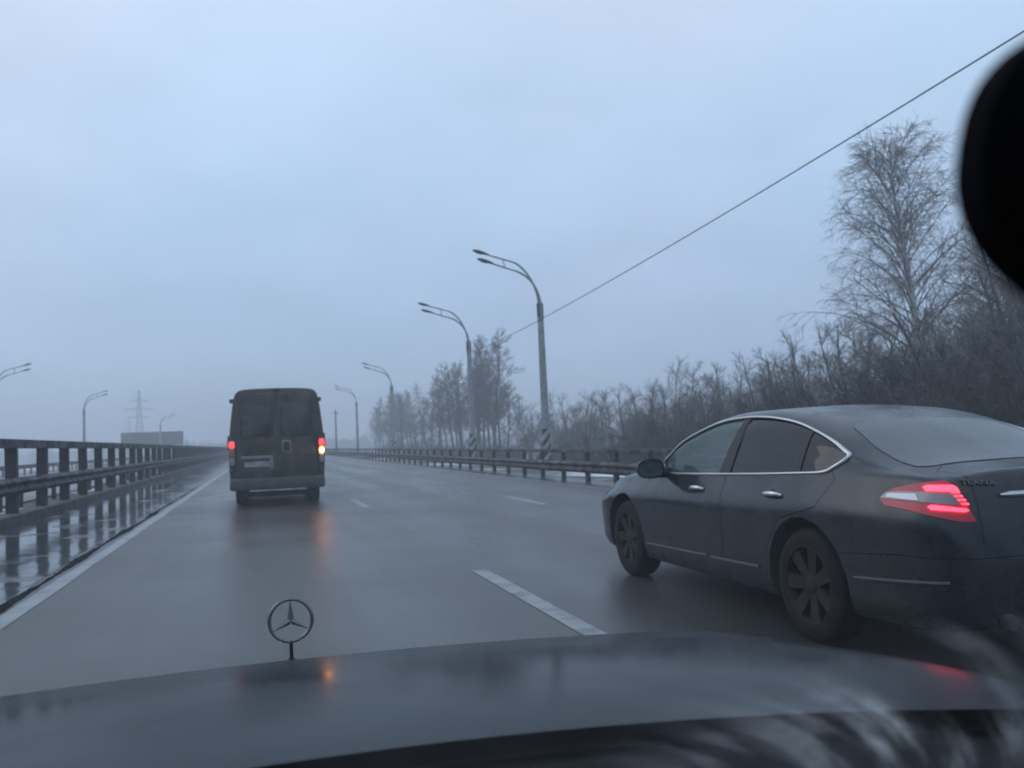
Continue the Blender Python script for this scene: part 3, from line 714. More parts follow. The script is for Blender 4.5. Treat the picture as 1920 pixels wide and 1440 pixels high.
# resample smooth closed outline
def smooth_loop(P, n=4):
    out_ = []; k = len(P)
    for i in range(k):
        p0, p1, p2, p3 = P[i-1], P[i], P[(i+1) % k], P[(i+2) % k]
        for q in range(n):
            t = q/n
            out_.append(tuple(.5*((2*p1[j])+(-p0[j]+p2[j])*t+(2*p0[j]-5*p1[j]+4*p2[j]-p3[j])*t*t+(-p0[j]+3*p1[j]-3*p2[j]+p3[j])*t**3) for j in range(2)))
    return out_
dlo_s = smooth_loop(dlo, 4)
tmp = obj('tmp_body', base_me)
def apply_cut(o, mb, op='DIFFERENCE'):
    c = cut_obj(mb); me = boolean(o, c, op); drop(c); old = o.data; o.data = me
    if old.users == 0 and old is not base_me: bpy.data.meshes.remove(old)
cab_y = [-.42+.08*i for i in range(31)]
apply_cut(tmp, sed_solid(cab_y, .055, .62))
apply_cut(tmp, MB().prism(dlo_s, -1.2, 1.2, 'x'))
for yc, rr in ((0,.395),(2.775,.40)):
    pr = [(yc+rr*math.cos(2*math.pi*i/40), .335+rr*math.sin(2*math.pi*i/40)) for i in range(40)]
    for s in (-1,1): apply_cut(tmp, MB().prism(pr, s*.50, s*1.2, 'x'))
# windscreen opening (plan outline, cut downwards through the shell only)
ws_poly = [(-.62,2.05),(-.30,2.21),(0,2.25),(.30,2.21),(.62,2.05),(.53,1.36),(0,1.27),(-.53,1.36)]
apply_cut(tmp, MB().prism(ws_poly, .97, 1.6, 'z'))
def split_panel(name, poly, a, b, axis, parent, label=None, gap=.0022):
    """lift one panel out of the body: panel = body x prism, body minus a slightly larger prism"""
    cx = sum(p[0] for p in poly)/len(poly); cyy = sum(p[1] for p in poly)/len(poly)
    def off(s):
        o_ = []
        k = len(poly)
        for i in range(k):
            p0, p1, p2 = Vector(poly[i-1]), Vector(poly[i]), Vector(poly[(i+1) % k])
            e1 = (p1-p0).normalized(); e2 = (p2-p1).normalized(); n_ = Vector((e1.y,-e1.x))+Vector((e2.y,-e2.x))
            n_ = n_.normalized() if n_.length > 1e-6 else Vector((0,0))
            if n_.dot(p1-Vector((cx,cyy))) < 0 and False: n_ = -n_
            o_.append(tuple(p1+n_*s))
        return o_
    area = sum(poly[i-1][0]*poly[i][1]-poly[i][0]*poly[i-1][1] for i in range(len(poly)))
    sg = 1 if area > 0 else -1
    c = cut_obj(MB().prism(off(-gap*sg), a, b, axis)); me = boolean(tmp, c, 'INTERSECT'); drop(c)
    apply_cut(tmp, MB().prism(off(gap*sg), a, b, axis))
    o_ = obj(name, me, parent); return o_
panels = []
fd = [(2.06,.24),(2.10,.60),(2.06,.92),(2.02,.99),(1.03,1.01),(1.00,.92),(.98,.60),(.98,.24)]
rd = [(.96,.24),(.96,.60),(.98,.92),(1.01,1.01),(-.18,1.02),(-.25,.96),(-.14,.80),(.24,.70),(.40,.52),(.44,.24)]
doors = {}
for s in (-1,1):
    for nm, pl in (('f', fd), ('r', rd)):
        o_ = split_panel('door', pl, s*.60, s*1.2, 'x', sed); doors[(s,nm)] = o_; panels.append(o_)
rb = [(-1.3,.1),(-1.3,.60),(-.80,.60),(-.33,.56),(-.30,.1)]
o_ = split_panel('rear_bumper', rb, -1.2, 1.2, 'x', sed); panels.append(o_)
tl = [(-.62,-1.4),(-.60,-.80),(-.50,-.72),(.50,-.72),(.60,-.80),(.62,-1.4)]
o_ = split_panel('boot_lid', tl, .66, 1.3, 'z', sed); panels.append(o_)
hd_ = [(-.68,2.24),(-.30,2.36),(0,2.39),(.30,2.36),(.68,2.24),(.64,3.0),(.50,3.48),(0,3.62),(-.50,3.48),(-.64,3.0)]
o_ = split_panel('bonnet', hd_, .55, 1.3, 'z', sed); panels.append(o_)
body = obj('body', tmp.data, sed); bpy.data.objects.remove(tmp); panels.append(body)
for o_ in panels:
    me = o_.data
    if len(me.materials) == 0: me.materials.append(M['sed_paint'])
    me.materials[0] = M['sed_paint']; me.materials.append(M['interior'])
    for p in me.polygons:
        h = bvh.find_nearest(p.center)
        p.material_index = 1 if (h[0] is not None and h[3] > .012) else 0
    smooth_sharp(me)
# glazing
def side_cast(s): return lambda u, v: hit_side(u, v, s)
def clip_poly(P, y0, y1):
    """part of the outline between two slanted cuts y = a + b*z"""
    def cut(P, f):
        out_ = []
        for i in range(len(P)):
            a, b = P[i-1], P[i]; fa, fb = f(a), f(b)
            if (fa >= 0) != (fb >= 0):
                t = fa/(fa-fb); out_.append((a[0]+(b[0]-a[0])*t, a[1]+(b[1]-a[1])*t))
            if fb >= 0: out_.append(b)
        return out_
    if y0: P = cut(P, lambda p: p[0]-(y0[0]+y0[1]*(p[1]-.93)))
    if y1: P = cut(P, lambda p: (y1[0]+y1[1]*(p[1]-.93))-p[0])
    return P
pB0, _ = hit_px(1347, 886); pB1, _ = hit_px(1392, 790); pC0, _ = hit_px(1367, 886); pC1, _ = hit_px(1405, 788); pQ, _ = hit_px(1498, 870)
kB = (pB1.y-pB0.y)/(pB1.z-pB0.z); kC = (pC1.y-pC0.y)/(pC1.z-pC0.z)
cutF = (pB0.y+kB*(.93-pB0.z), kB); cutR = (pC0.y+kC*(.93-pC0.z), kC); cutQ = (pQ.y, 0)
for s in (-1,1):
    patch(clip_poly(dlo_s, cutF, None), side_cast(s), 30, 10, -.012, .016).build('window', M['glass_front'], doors[(s,'f')], True)
    patch(clip_poly(dlo_s, (cutQ[0]+.018, 0), cutR), side_cast(s), 24, 10, -.012, .016).build('window', M['glass_tint'], doors[(s,'r')], True)
    patch(clip_poly(dlo_s, None, (cutQ[0]-.018, 0)), side_cast(s), 14, 10, -.012, .016).build('quarter_window', M['glass_tint'], sed, True)
    patch(clip_poly(dlo_s, cutR, cutF), side_cast(s), 6, 12, -.004, .03).build('door_pillar', M['black'], sed, True)
    patch(clip_poly(dlo_s, (cutQ[0]-.018, 0), (cutQ[0]+.018, 0)), side_cast(s), 3, 10, -.006, .03).build('window_divider', M['black'], doors[(s,'r')], True)
    # door mirror sail in the front corner, chrome outline
    P = []; rd_ = []
    ymin = min(p[0] for p in dlo_s)
    for (y, z) in dlo_s:
        p, n = hit_side(y, z, s); P.append(p+n*.002); rd_.append(.0085+.006*max(0, 1-(y-ymin)/.28))
    MB().loop_tube(P, rd_, 8).build('chrome_window_trim', M['chrome'], sed, True)
def plan_cast(u, v): return hit_top(v, u)
# windscreen: columns across the car, rows front to back
wsp = [(y, x) for x, y in ws_poly]
patch(wsp, plan_cast, 22, 16, -.006, .02).build('windscreen', M['glass_front'], sed, True)
rwl = [(.02,-.44),(-.02,-.51),(-.3,-.58),(-.55,-.61),(-.66,-.60),(-.70,-.53)]
rwp = rwl+[(a, -b) for a, b in reversed(rwl)]
patch(rwp, plan_cast, 18, 18, .004, .012).build('rear_window', M['glass_rear'], sed, True)
# cabin furniture seen through the glass
def seat(x, y):
    t = MB().rbox((x-.24,y-.09,.62),(x+.24,y+.05,1.10),.05).build('seat', M['seat'], sed, True)
    MB().rbox((x-.13,y-.10,1.13),(x+.13,y-.02,1.26),.035).tube([(x-.05,y-.05,1.05),(x-.05,y-.05,1.15)],.008,6).tube([(x+.05,y-.05,1.05),(x+.05,y-.05,1.15)],.008,6).build('headrest', M['seat'], t, True)
for x in (-.36,.36): seat(x, .78)
MB().rbox((-.60,-.20,.60),(.60,-.06,1.02),.05).build('rear_bench', M['seat'], sed, True)
MB().rbox((-.66,1.72,.60),(.66,2.02,.93),.06).build('dashboard', M['interior'], sed, True)
ringp = [(-.36+.18*math.cos(a*math.pi/12), 1.50-.07*math.sin(a*math.pi/12), .90+.17*math.sin(a*math.pi/12)) for a in range(24)]
MB().loop_tube(ringp, .014, 6).tube([(-.54,1.5,.90),(-.18,1.5,.90)], .012, 5).tube([(-.36,1.5,.9),(-.36,1.72,.80)], .03, 6).build('steering_wheel', M['interior'], sed, True)
# handles, lower chrome strips
for s in (-1,1):
    for nm, q in (('f', (1308,917)), ('r', (1450,929))):
        p, n = hit_px(*q); y, z = p.y, p.z
        P = []
        for i in range(9):
            t = i/8*2-1; hp, hn = hit_side(y+t*.095, z-.004*t, s); P.append(hp+hn*(.030*(1-t**4)+.002))
        h_ = MB().tube(P, [.010,.014,.016,.017,.017,.017,.016,.014,.010], 8); h_.build('handle', M['chrome'], doors[(s,nm)], True)
        bp_, bn_ = hit_side(y, z, s)
        MB().lathe([(-.002,.040),(.0015,.036),(.0015,.0)], 18, 'x', (bp_.x, bp_.y, bp_.z)).build('handle_cup', M['black'], doors[(s,nm)], True)
def px_strip(qs, r, name, parent, mirror=True, n=14):
    pts = [hit_px(*q) for q in qs]
    a, b = pts[0][0], pts[-1][0]
    for s in ((-1,1) if mirror else (-1,)):
        P = []
        for i in range(n+1):
            t = i/n; hp, hn = hit_side(a.y+(b.y-a.y)*t, a.z+(b.z-a.z)*t, s)
            if hp: P.append(hp+hn*.004)
        MB().tube(P, r, 6).build(name, M['dull_chrome'], parent[s] if isinstance(parent, dict) else parent, True)
px_strip([(1214,1018),(1326,1041)], .009, 'chrome_strip', {-1: doors[(-1,'f')], 1: doors[(1,'f')]})
px_strip([(1334,1044),(1424,1062)], .009, 'chrome_strip', {-1: doors[(-1,'r')], 1: doors[(1,'r')]})
px_strip([(1602,1082),(1782,1094)], .008, 'chrome_strip', sed)
# tail lamps: red lens, clear band, lit rows of diodes
lamp_red = [(1651,936),(1676,916),(1712,908),(1745,904),(1774,902),(1787,911),(1806,938),(1818,957),(1830,978),(1812,980),(1780,975),(1740,966),(1700,956),(1660,948)]
clear = [(1652,934),(1664,923),(1700,922.5),(1740,924),(1784,926),(1796,938),(1800,947),(1770,946),(1722,942),(1660,936)]
white = [(1668,926),(1722,927.5),(1724,940.5),(1690,937),(1662,933)]
led = [[(1733,914),(1742,911),(1788,912),(1796,920),(1796,923),(1738,922)], [(1741,952),(1748,948.5),(1812,954),(1815,958),(1812,961),(1744,957)]]
for k in range(4): led.append([(1781+k*6.5,922+k*7.2),(1795+k*5.6,922+k*7.2),(1798+k*5.6,925.5+k*7.2),(1784+k*6.5,925.5+k*7.2)])
for mr in (False, True):
    tl_ = patch(lamp_red, hit_px, 34, 8, .006, .02, mr).build('tail_lamp', M['red_lens'], sed, True)
    patch(clear, hit_px, 26, 4, .010, .006, mr).build('clear_band', mat('smoked_clear_lens', (.22,.20,.22), .15, coat=.5) if not mr else bpy.data.materials['smoked_clear_lens'], tl_, True)
    patch(white, hit_px, 12, 3, .013, .006, mr).build('reverse_lens', M['clear_lens'], tl_, True)
    for q in led: patch(q, hit_px, 12, 2, .014, .006, mr).build('diode_row', M['red_lit'], tl_, True)
# headlamp
hl = [(3.22,.785),(3.40,.785),(3.55,.75),(3.63,.70),(3.60,.655),(3.45,.665),(3.30,.72)]
for sg in (-1,1): patch(hl, side_cast(sg), 14, 6, .006, .02).build('headlamp', M['clear_lens'], sed, True)
# boot: name badge, chrome garnish, plate
def text_mesh(txt, size, mtl, name, ext=.003):
    cu = bpy.data.curves.new(name, 'FONT'); cu.body = txt; cu.size = size; cu.extrude = ext; cu.align_x = 'CENTER'; cu.align_y = 'CENTER'
    o_ = bpy.data.objects.new(name, cu); col.objects.link(o_)
    dg = bpy.context.evaluated_depsgraph_get(); dg.update(); me = bpy.data.meshes.new_from_object(o_.evaluated_get(dg))
    bpy.data.objects.remove(o_); me.materials.clear(); me.materials.append(mtl); return me
bl = [o_ for o_ in panels if o_.name.startswith('boot_lid')][0]
p, n = hit_px(1833, 906); pl_, _ = hit_px(1800, 905); pr_, _ = hit_px(1866, 907)
xa = (pr_-pl_).normalized(); nn = (n-xa*n.dot(xa)).normalized(); ya = nn.cross(xa)
bo = obj('badge', text_mesh('TEANA', .040, M['dull_chrome'], 'badge'), bl)
bm_ = Matrix((xa, ya, nn)).transposed().to_4x4(); bm_.translation = p+nn*.006
sx_ = (pr_-pl_).length/max(.01, bo.dimensions.x if bo.dimensions.x else .17)
bo.matrix_local = bm_ @ Matrix.Diagonal((sx_, 1.0, 1, 1))
def hit_rear(x, z):
    h = bvh.ray_cast(Vector((x, -4, z)), Vector((0,1,0))); return (h[0], h[1]) if h[0] is not None else (None, None)
gp, _ = hit_px(1873, 930)
P = []
for i in range(17):
    t = i/16*2-1; hp, hn = hit_rear(gp.x*-t, gp.z+.004); P.append(hp+hn*.008)
MB().tube(P, [.006]+[.016]*15+[.006], 8).build('boot_garnish', M['chrome'], bl, True)
MB().rbox((-.26,-1.118,.68),(.26,-1.105,.795),.004).build('number_plate', mat('plate_white', (.30,.31,.31), .6, noise=(9, (.18,.18,.17), .4, .65)), sed)
for s in (-.5,.5): MB().tube([(s,-1.06,.30),(s,-1.125,.29)], .035, 12).build('exhaust', M['steel_dark'], sed, True)
# door mirrors
for s in (-1,1):
    mm = MB(); cx, cyy, czz = s*1.0, 1.90, .975
    rws = []
    for i in range(9):
        t = i/8; yy = cyy+.13*t-.02; sc_ = math.sqrt(max(0, 1-(t*1.0)**2.2))*.98+.02
        rws.append([(cx+sc_*.115*math.copysign(abs(math.cos(a*math.pi/10))**.75, math.cos(a*math.pi/10)), yy, czz+sc_*.078*math.copysign(abs(math.sin(a*math.pi/10))**.8, math.sin(a*math.pi/10))) for a in range(21)])
    mm.grid(rws)
    h_ = mm.build('door_mirror', M['sed_paint'], sed, True)
    MB().grid([[(cx+q*.104*math.copysign(abs(math.cos(a*math.pi/10))**.75, math.cos(a*math.pi/10)), cyy-.014+.004*(1-q), czz+q*.068*math.copysign(abs(math.sin(a*math.pi/10))**.8, math.sin(a*math.pi/10))) for a in range(21)] for q in (1,.6,.01)]).build('mirror_glass', mat('mirror_glass_%d' % s, (.10,.14,.15), .12, .8), h_, True)
    MB().tube([(cx-s*.06,cyy+.04,czz-.04),(s*.80,cyy+.07,.935)], [.035,.045], 8).build('mirror_stalk', M['black'], h_, True)
def wheel(parent, x, y, z, r, wd, s, name='wheel', spokes=7):
    t = bpy.data.objects.new(name, None); col.objects.link(t); t.parent = parent; t.location = (x,y,z); t.empty_display_size = .1
    h = wd/2; rr = r*.70
    prof = [(-h,rr),(-h*1.02,r*.80),(-h*.92,r*.94),(-h*.72,r*.99),(-h*.3,r),(h*.3,r),(h*.72,r*.99),(h*.92,r*.94),(h*1.02,r*.80),(h,rr)]
    MB().lathe(prof, 48, 'x').build('tyre', M['rubber'], t, True)
    rb_ = MB().lathe([(s*h*.98,rr*1.01),(s*h*1.0,rr*.96),(s*h*.85,rr*.92),(-s*h*.2,rr*.88),(-s*h*.9,rr*.95),(-s*h*.98,rr*1.01)], 48, 'x')
    for k in range(spokes):
        a = 2*math.pi*k/spokes; c, q = math.cos(a), math.sin(a)
        def P_(rad, tg, ax): return (s*h*ax, rad*c-tg*q, rad*q+tg*c)
        w0, w1 = rr*.13, rr*.20
        V = [P_(rr*.14,-w0,.72),P_(rr*.14,w0,.72),P_(rr*.93,w1,.90),P_(rr*.93,-w1,.90),P_(rr*.14,-w0,.35),P_(rr*.14,w0,.35),P_(rr*.93,w1,.5),P_(rr*.93,-w1,.5)]
        rb_.add(V, [(0,1,2,3),(7,6,5,4),(0,4,5,1),(1,5,6,2),(2,6,7,3),(3,7,4,0)])
    rb_.lathe([(s*h*.3,rr*.24),(s*h*.76,rr*.24),(s*h*.82,rr*.16),(s*h*.82,.0)], 20, 'x')
    rb_.lathe([(s*h*.12,rr*.62),(s*h*.14,rr*.62),(s*h*.14,0)], 28, 'x')
    rb_.build('rim', M['rim'], t, True); return t
for y in (0, 2.775):
    for s in (-1,1): wheel(sed, s*.765, y, .332, .332, .215, s)
bvh_bm.free()

# ------------------------------------------------------------------ panel van ahead
VX, VY = .36, 19.9
van = thing('panel_van', 'dirty dark panel van driving ahead with its right indicator lit', 'van', (VX, VY, 0), R(-1.0))
M['van_paint'] = paint_mat('road_grimed_van_paint', (.024,.024,.022), (.085,.078,.065), .45)
M['van_door'] = paint_mat('road_grimed_door_paint', (.026,.026,.023), (.14,.126,.10), .5)
M['van_glass'] = mat('dirty_tinted_glass', (.012,.014,.016), .16, noise=(2.5, (.06,.063,.065), .42, .75, .5))
M['plastic'] = mat('grey_bumper_plastic', (.045,.046,.047), .65, noise=(4, (.08,.08,.077), .45, .7))
M['amber_lit'] = emit('lit_amber', (1,.40,.06), 55)
M['amber_glow'] = emit('amber_lens_lit', (1,.27,.03), 1.7)
M['van_red_lit'] = emit('lit_red', (1,.03,.03), 4.5)
M['van_red'] = mat('dull_red_lens', (.10,.035,.035), .4, noise=(7, (.06,.045,.04), .4, .65))
M['smoke_white'] = mat('dull_white_lens', (.30,.27,.26), .35)
def van_sec(t_in, zlo=.42):
    """half outline of the van's cross-section, shrunk by t_in"""
    P = [(0,zlo),(.92,zlo),(.985,zlo+.08),(1.005,.75),(1.02,1.15),(1.01,1.40),(.985,1.70),(.945,2.05),(.905,2.32),(.86,2.46),(.76,2.535),(.5,2.565),(0,2.575)]
    return [(max(0, a-t_in), b-t_in if b > 1.2 else b+t_in*.6) for a, b in catmull(P, 3)]
rows = []
L_ = 5.9
for y, tin in ((0,.045),(.012,.018),(.035,.004),(.08,0),(1.5,0),(3.0,0),(4.1,0)):
    h_ = van_sec(tin); rows.append([(-a, y, b) for a, b in h_]+[(a, y, b) for a, b in reversed(h_[1:-1])])
for y, zt_, sc_ in ((4.35,2.5,.99),(4.7,2.28,.975),(5.05,1.85,.965),(5.3,1.35,.955),(5.55,1.2,.93),(5.78,1.08,.88),(5.9,.9,.78)):
    h_ = [(a*sc_, .42+(b-.42)*(zt_-.42)/2.155) for a, b in van_sec(0)]; rows.append([(-a, y, b) for a, b in h_]+[(a, y, b) for a, b in reversed(h_[1:-1])])
k = len(rows[0]); Fc = [(i*k+j, i*k+(j+1) % k, (i+1)*k+(j+1) % k, (i+1)*k+j) for i in range(len(rows)-1) for j in range(k)]+[tuple(range(k)), tuple((len(rows)-1)*k+j for j in range(k))]
vb_me = MB().add([p for r in rows for p in r], Fc).mesh('body', M['van_paint'])
vtmp = obj('vtmp', vb_me)
for yc in (1.15, 4.75):
    pr = [(yc+.40*math.cos(2*math.pi*i/32), .36+.40*math.sin(2*math.pi*i/32)) for i in range(32)]
    for s in (-1,1):
        c = cut_obj(MB().prism(pr, s*.66, s*1.3, 'x')); me = boolean(vtmp, c); drop(c); vtmp.data = me
me = vtmp.data; bpy.data.objects.remove(vtmp); smooth_sharp(me, 35)
if not me.materials: me.materials.append(M['van_paint'])
vbody = obj('body', me, van)
def rrect(x0, z0, x1, z1, r, taper=0, n=5):
    """rounded rectangle; taper pulls the outer top corner in (sign gives the side)"""
    P = []
    for cx, cz, a0 in ((x1-r,z0+r,-90),(x1-r,z1-r,0),(x0+r,z1-r,90),(x0+r,z0+r,180)):
        for i in range(n+1):
            a = R(a0+90*i/n); px_, pz_ = cx+r*math.cos(a), cz+r*math.sin(a)
            f = (pz_-z0)/(z1-z0)
            if taper > 0: px_ -= taper*f*(px_-x0)/(x1-x0)
            if taper < 0: px_ += -taper*f*(x1-px_)/(x1-x0)
            P.append((px_, pz_))
    return P
def plate(poly, y0, y1, bev=.008):
    """panel with a chamfered rim, its outer face at y0"""
    cx = sum(p[0] for p in poly)/len(poly); cz = sum(p[1] for p in poly)/len(poly)
    inn = []
    for x, z in poly:
        d = Vector((cx-x, cz-z)); d = d.normalized()*bev*1.3; inn.append((x+d.x, z+d.y))
    n = len(poly); V = [(x,y0,z) for x, z in inn]+[(x,y0+bev,z) for x, z in poly]+[(x,y1,z) for x, z in poly]
    Fc = [tuple(range(n))]+[(i, (i+1) % n, n+(i+1) % n, n+i) for i in range(n)]+[(n+i, n+(i+1) % n, 2*n+(i+1) % n, 2*n+i) for i in range(n)]+[tuple(range(2*n-1, n*2-n-1+n, -1)) if False else tuple(2*n+i for i in range(n-1,-1,-1))]
    return MB().add(V, Fc)
for s in (-1,1):
    x0, x1 = (-.865,-.006) if s < 0 else (.006,.865)
    dr = plate(rrect(x0,.60,x1,2.46,.05, .115*s), -.030, .02).build('rear_door', M['van_door'], van, True)
    wx0, wx1 = (-.765,-.10) if s < 0 else (.10,.765)
    plate(rrect(wx0-.03,1.50,wx1+.03,2.26,.09,.075*s), -.038, -.02).build('window_seal', M['black'], dr, True)
    plate(rrect(wx0,1.53,wx1,2.23,.08,.072*s), -.044, -.03).build('window', M['van_glass'], dr, True)
    for z in (.80,1.42,2.30):
        MB().rbox((s*(.955-.03*(z > 2))-.055,-.035,z-.045),(s*(.955-.03*(z > 2))+.035,.0,z+.045),.012).build('hinge', M['van_paint'], dr)
    MB().rbox((x0+.10,-.036,1.02),(x1-.10,-.026,1.045),.004).build('crease', M['van_door'], dr)
    if s < 0:
        plate(rrect(-.74,.74,-.12,1.07,.03), -.037, -.02).build('plate_recess', M['plastic'], dr, True)
        MB().rbox((-.76,-.062,1.03),(-.10,-.028,1.10),.012).build('plate_lamp_bar', mat('grey_trim', (.20,.20,.19), .5), dr, True)
        plate(rrect(-.69,.86,-.17,.975,.012), -.046, -.03, .003).build('number_plate', mat('grimy_plate', (.33,.33,.31), .6, noise=(6, (.18,.17,.16), .4, .65)), dr)
        MB().rbox((-.17,-.060,.80),(-.09,-.028,1.06),.012).build('plate_trim', bpy.data.materials['grey_trim'], dr, True)
    else:
        plate(rrect(.10,1.16,.30,1.42,.04), -.037, -.02).build('handle_plate', bpy.data.materials['grey_trim'], dr, True)
        MB().rbox((.135,-.062,1.19),(.265,-.034,1.39),.02).build('handle', M['black'], dr, True)
    # lamp cluster up the corner
    lx0, lx1 = (-1.012,-.885) if s < 0 else (.885,1.012)
    tl_ = plate(rrect(lx0,.88,lx1,1.47,.03), -.048, .05).build('tail_lamp', M['van_red'], van, True)
    plate(rrect(lx0+.012,1.285,lx1-.012,1.42,.03), -.058, -.04).build('red_light', M['van_red_lit'], tl_, True)
    plate(rrect(lx0+.006,1.08,lx1-.006,1.27,.05), -.060, -.04).build('indicator', M['amber_glow'] if s > 0 else mat('amber_lens_off', (.35,.16,.06), .3), tl_, True)
    if s > 0: plate([((lx0+lx1)/2+.043*math.cos(a*math.pi/8), 1.172+.055*math.sin(a*math.pi/8)) for a in range(16)], -.070, -.058, .004).build('bulb', M['amber_lit'], tl_, True)
    plate(rrect(lx0+.012,.91,lx1-.012,1.07,.02), -.056, -.04).build('reverse_light', M['smoke_white'], tl_, True)
    MB().rbox((s*.80-.15,1.62,.10),(s*.80+.15,1.635,.52),.004).build('mud_flap', M['black'], van)
    # door mirrors far forward
    MB().tube([(s*.98,4.45,1.35),(s*1.12,4.42,1.40)], .03, 6).rbox((s*1.16-.10,4.34,1.25),(s*1.16+.10,4.46,1.62),.04).build('door_mirror', M['black'], van, True)
    for y in (1.15,4.75): wheel(van, s*.80, y, .345, .345, .24, s, spokes=6)
MB().rbox((-1.0,-.13,.36),(1.0,.06,.62),.05).build('rear_bumper', M['plastic'], van, True)
MB().rbox((-.60,-.20,.335),(.60,-.02,.365),.012).build('step', mat('worn_step_steel', (.42,.43,.44), .4, .6, noise=(5, (.2,.2,.2), .4, .7)), van, True)
MB().rbox((-.55,-.145,.43),(-.35,-.128,.47),.004).build('reflector', M['van_red'], van)
MB().rbox((.35,-.145,.43),(.55,-.128,.47),.004).build('reflector', M['van_red'], van)
MB().rbox((-.86,.2,.20),(.86,5.3,.44),.03).build('chassis', M['black'], van)
MB().tube([(-.45,.3,.28),(-.45,-.05,.27)], .04, 10).build('exhaust', M['steel_dark'], van, True)
MB().tube([(-.62,1.15,.345),(.62,1.15,.345)], .06, 8).lathe([(-.12,.06),(-.08,.15),(.08,.15),(.12,.06)], 14, 'x', (0,1.15,.345)).build('axle', M['black'], van, True)
MB().rbox((-.07,-.05,2.50),(.07,-.012,2.545),.008).build('brake_light', M['black'], van)

# ------------------------------------------------------------------ the car the view is taken from
OX = .055
own = thing('car', 'dark car seen from its front seat: dashboard, misted windscreen, bonnet with star ornament', 'car', (OX, 0, 0))
M['own_paint'] = mat('own_dark_paint', (.012,.016,.021), .12, 0, spec=.05, noise=(3, (.018,.021,.025), .38, .72, .30))
M['dash'] = mat('dashboard_plastic', (.010,.011,.012), .7, bump=.3, bscale=180)
def hood_z(x, y):
    z = .95-.123*(y-1.27)-.075*(y-1.27)**2-.045*x*x
    if y > 1.45: z -= .6*(y-1.45)**2
    return z
def hood_hw(y): return .80-.10*max(0, (y-1.0))
rows = []
for i in range(41):
    y0_ = .80+(1.86-.80)*i/40; r_ = []
    for j in range(33):
        t = j/16-1; y = y0_-.20*(t*.8)**2*(1-i/40)
        x = t*(hood_hw(y)-(0 if y < 1.6 else .5*(y-1.6)**1.5)); z = hood_z(x, y)
        if abs(t) > .9: z -= 1.2*(abs(t)-.9)**2*.8
        r_.append((x, y, z))
    rows.append(r_)
hood = MB().grid(rows); 
low = [[(p[0], p[1], p[2]-.02) for p in r] for r in rows]; hood.grid(low)
hood.build('bonnet', M['own_paint'], own, True)
# front: wings, grille, headlamps, bumper, wheels
for s in (-1,1):
    rws = []
    for i in range(29):
        y = -.55+2.45*i/28; hz = hood_z(s*hood_hw(max(y,.86)), max(y,.86))-.03
        xo = .91-.16*max(0,(y-1.35))**2
        rws.append([(s*(hood_hw(max(y,.86))+.012), y, hz), (s*(hood_hw(max(y,.86))+.05), y, hz-.02), (s*(xo-.02), y, hz-.12), (s*xo, y, .62), (s*(xo-.02), y, .30)])
    wg = obj('wtmp', MB().grid(rws).mesh('front_wing', M['own_paint'], True)); me = wg.data; bpy.data.objects.remove(wg)
    bm = bmesh.new(); bm.from_mesh(me)
    bmesh.ops.delete(bm, geom=[f_ for f_ in bm.faces if (f_.calc_center_median().y-1.15)**2+(f_.calc_center_median().z-.33)**2 < .36**2], context='FACES'); bm.to_mesh(me); bm.free()
    obj('front_wing', me, own)
    MB().lathe([(s*.88,.385),(s*.60,.385),(s*.60,0)], 32, 'x', (0,1.15,.33)).build('wheel_liner', M['black'], own, True)
    wheel(own, s*.78, 1.15, .325, .325, .21, s, spokes=10); wheel(own, s*.78, -1.6, .325, .325, .21, s, spokes=10)
    MB().rbox((s*.66-.14,1.74,.52),(s*.66+.14,1.84,.68),.04).build('headlamp', M['clear_lens'], own, True)
    MB().tube([(s*.81,.585,.87),(s*.74,.34,1.17),(s*.63,.045,1.455)], .035, 8).build('windscreen_pillar', M['black'], own, True)
    MB().tube([(s*.63,.045,1.455),(s*.60,-.9,1.47),(s*.62,-1.5,1.30),(s*.66,-1.95,1.0)], .035, 8).build('roof_rail', M['black'], own, True)
    MB().rbox((s*.88-.03,-1.95,.30),(s*.88+.03,-.52,.93),.02).build('rear_side', M['own_paint'], own, True)
    MB().tube([(s*.86,-.5,.93),(s*.60,-.5,1.46)], .03, 6).build('door_pillar', M['black'], own, True)
    MB().rbox((s*1.0-.09,.52,.95),(s*1.0+.09,.62,1.08),.03).tube([(s*.86,.58,.93),(s*.95,.57,.98)],.02,6).build('door_mirror', M['own_paint'], own, True)
MB().rbox((-.48,1.80,.42),(.48,1.875,.70),.03).build('grille', M['black'], own, True)
MB().rbox((-.88,1.72,.22),(.88,1.94,.50),.06).build('front_bumper', M['own_paint'], own, True)
MB().rbox((-.62,-1.0,1.455),(.62,.14,1.485),.012).build('roof', M['own_paint'], own, True)
MB().rbox((-.88,-2.0,.28),(.88,.80,.36),.02).build('floor', M['black'], own)
MB().rbox((-.84,-2.02,.30),(.84,-1.9,.95),.03).build('tailgate', M['own_paint'], own, True)
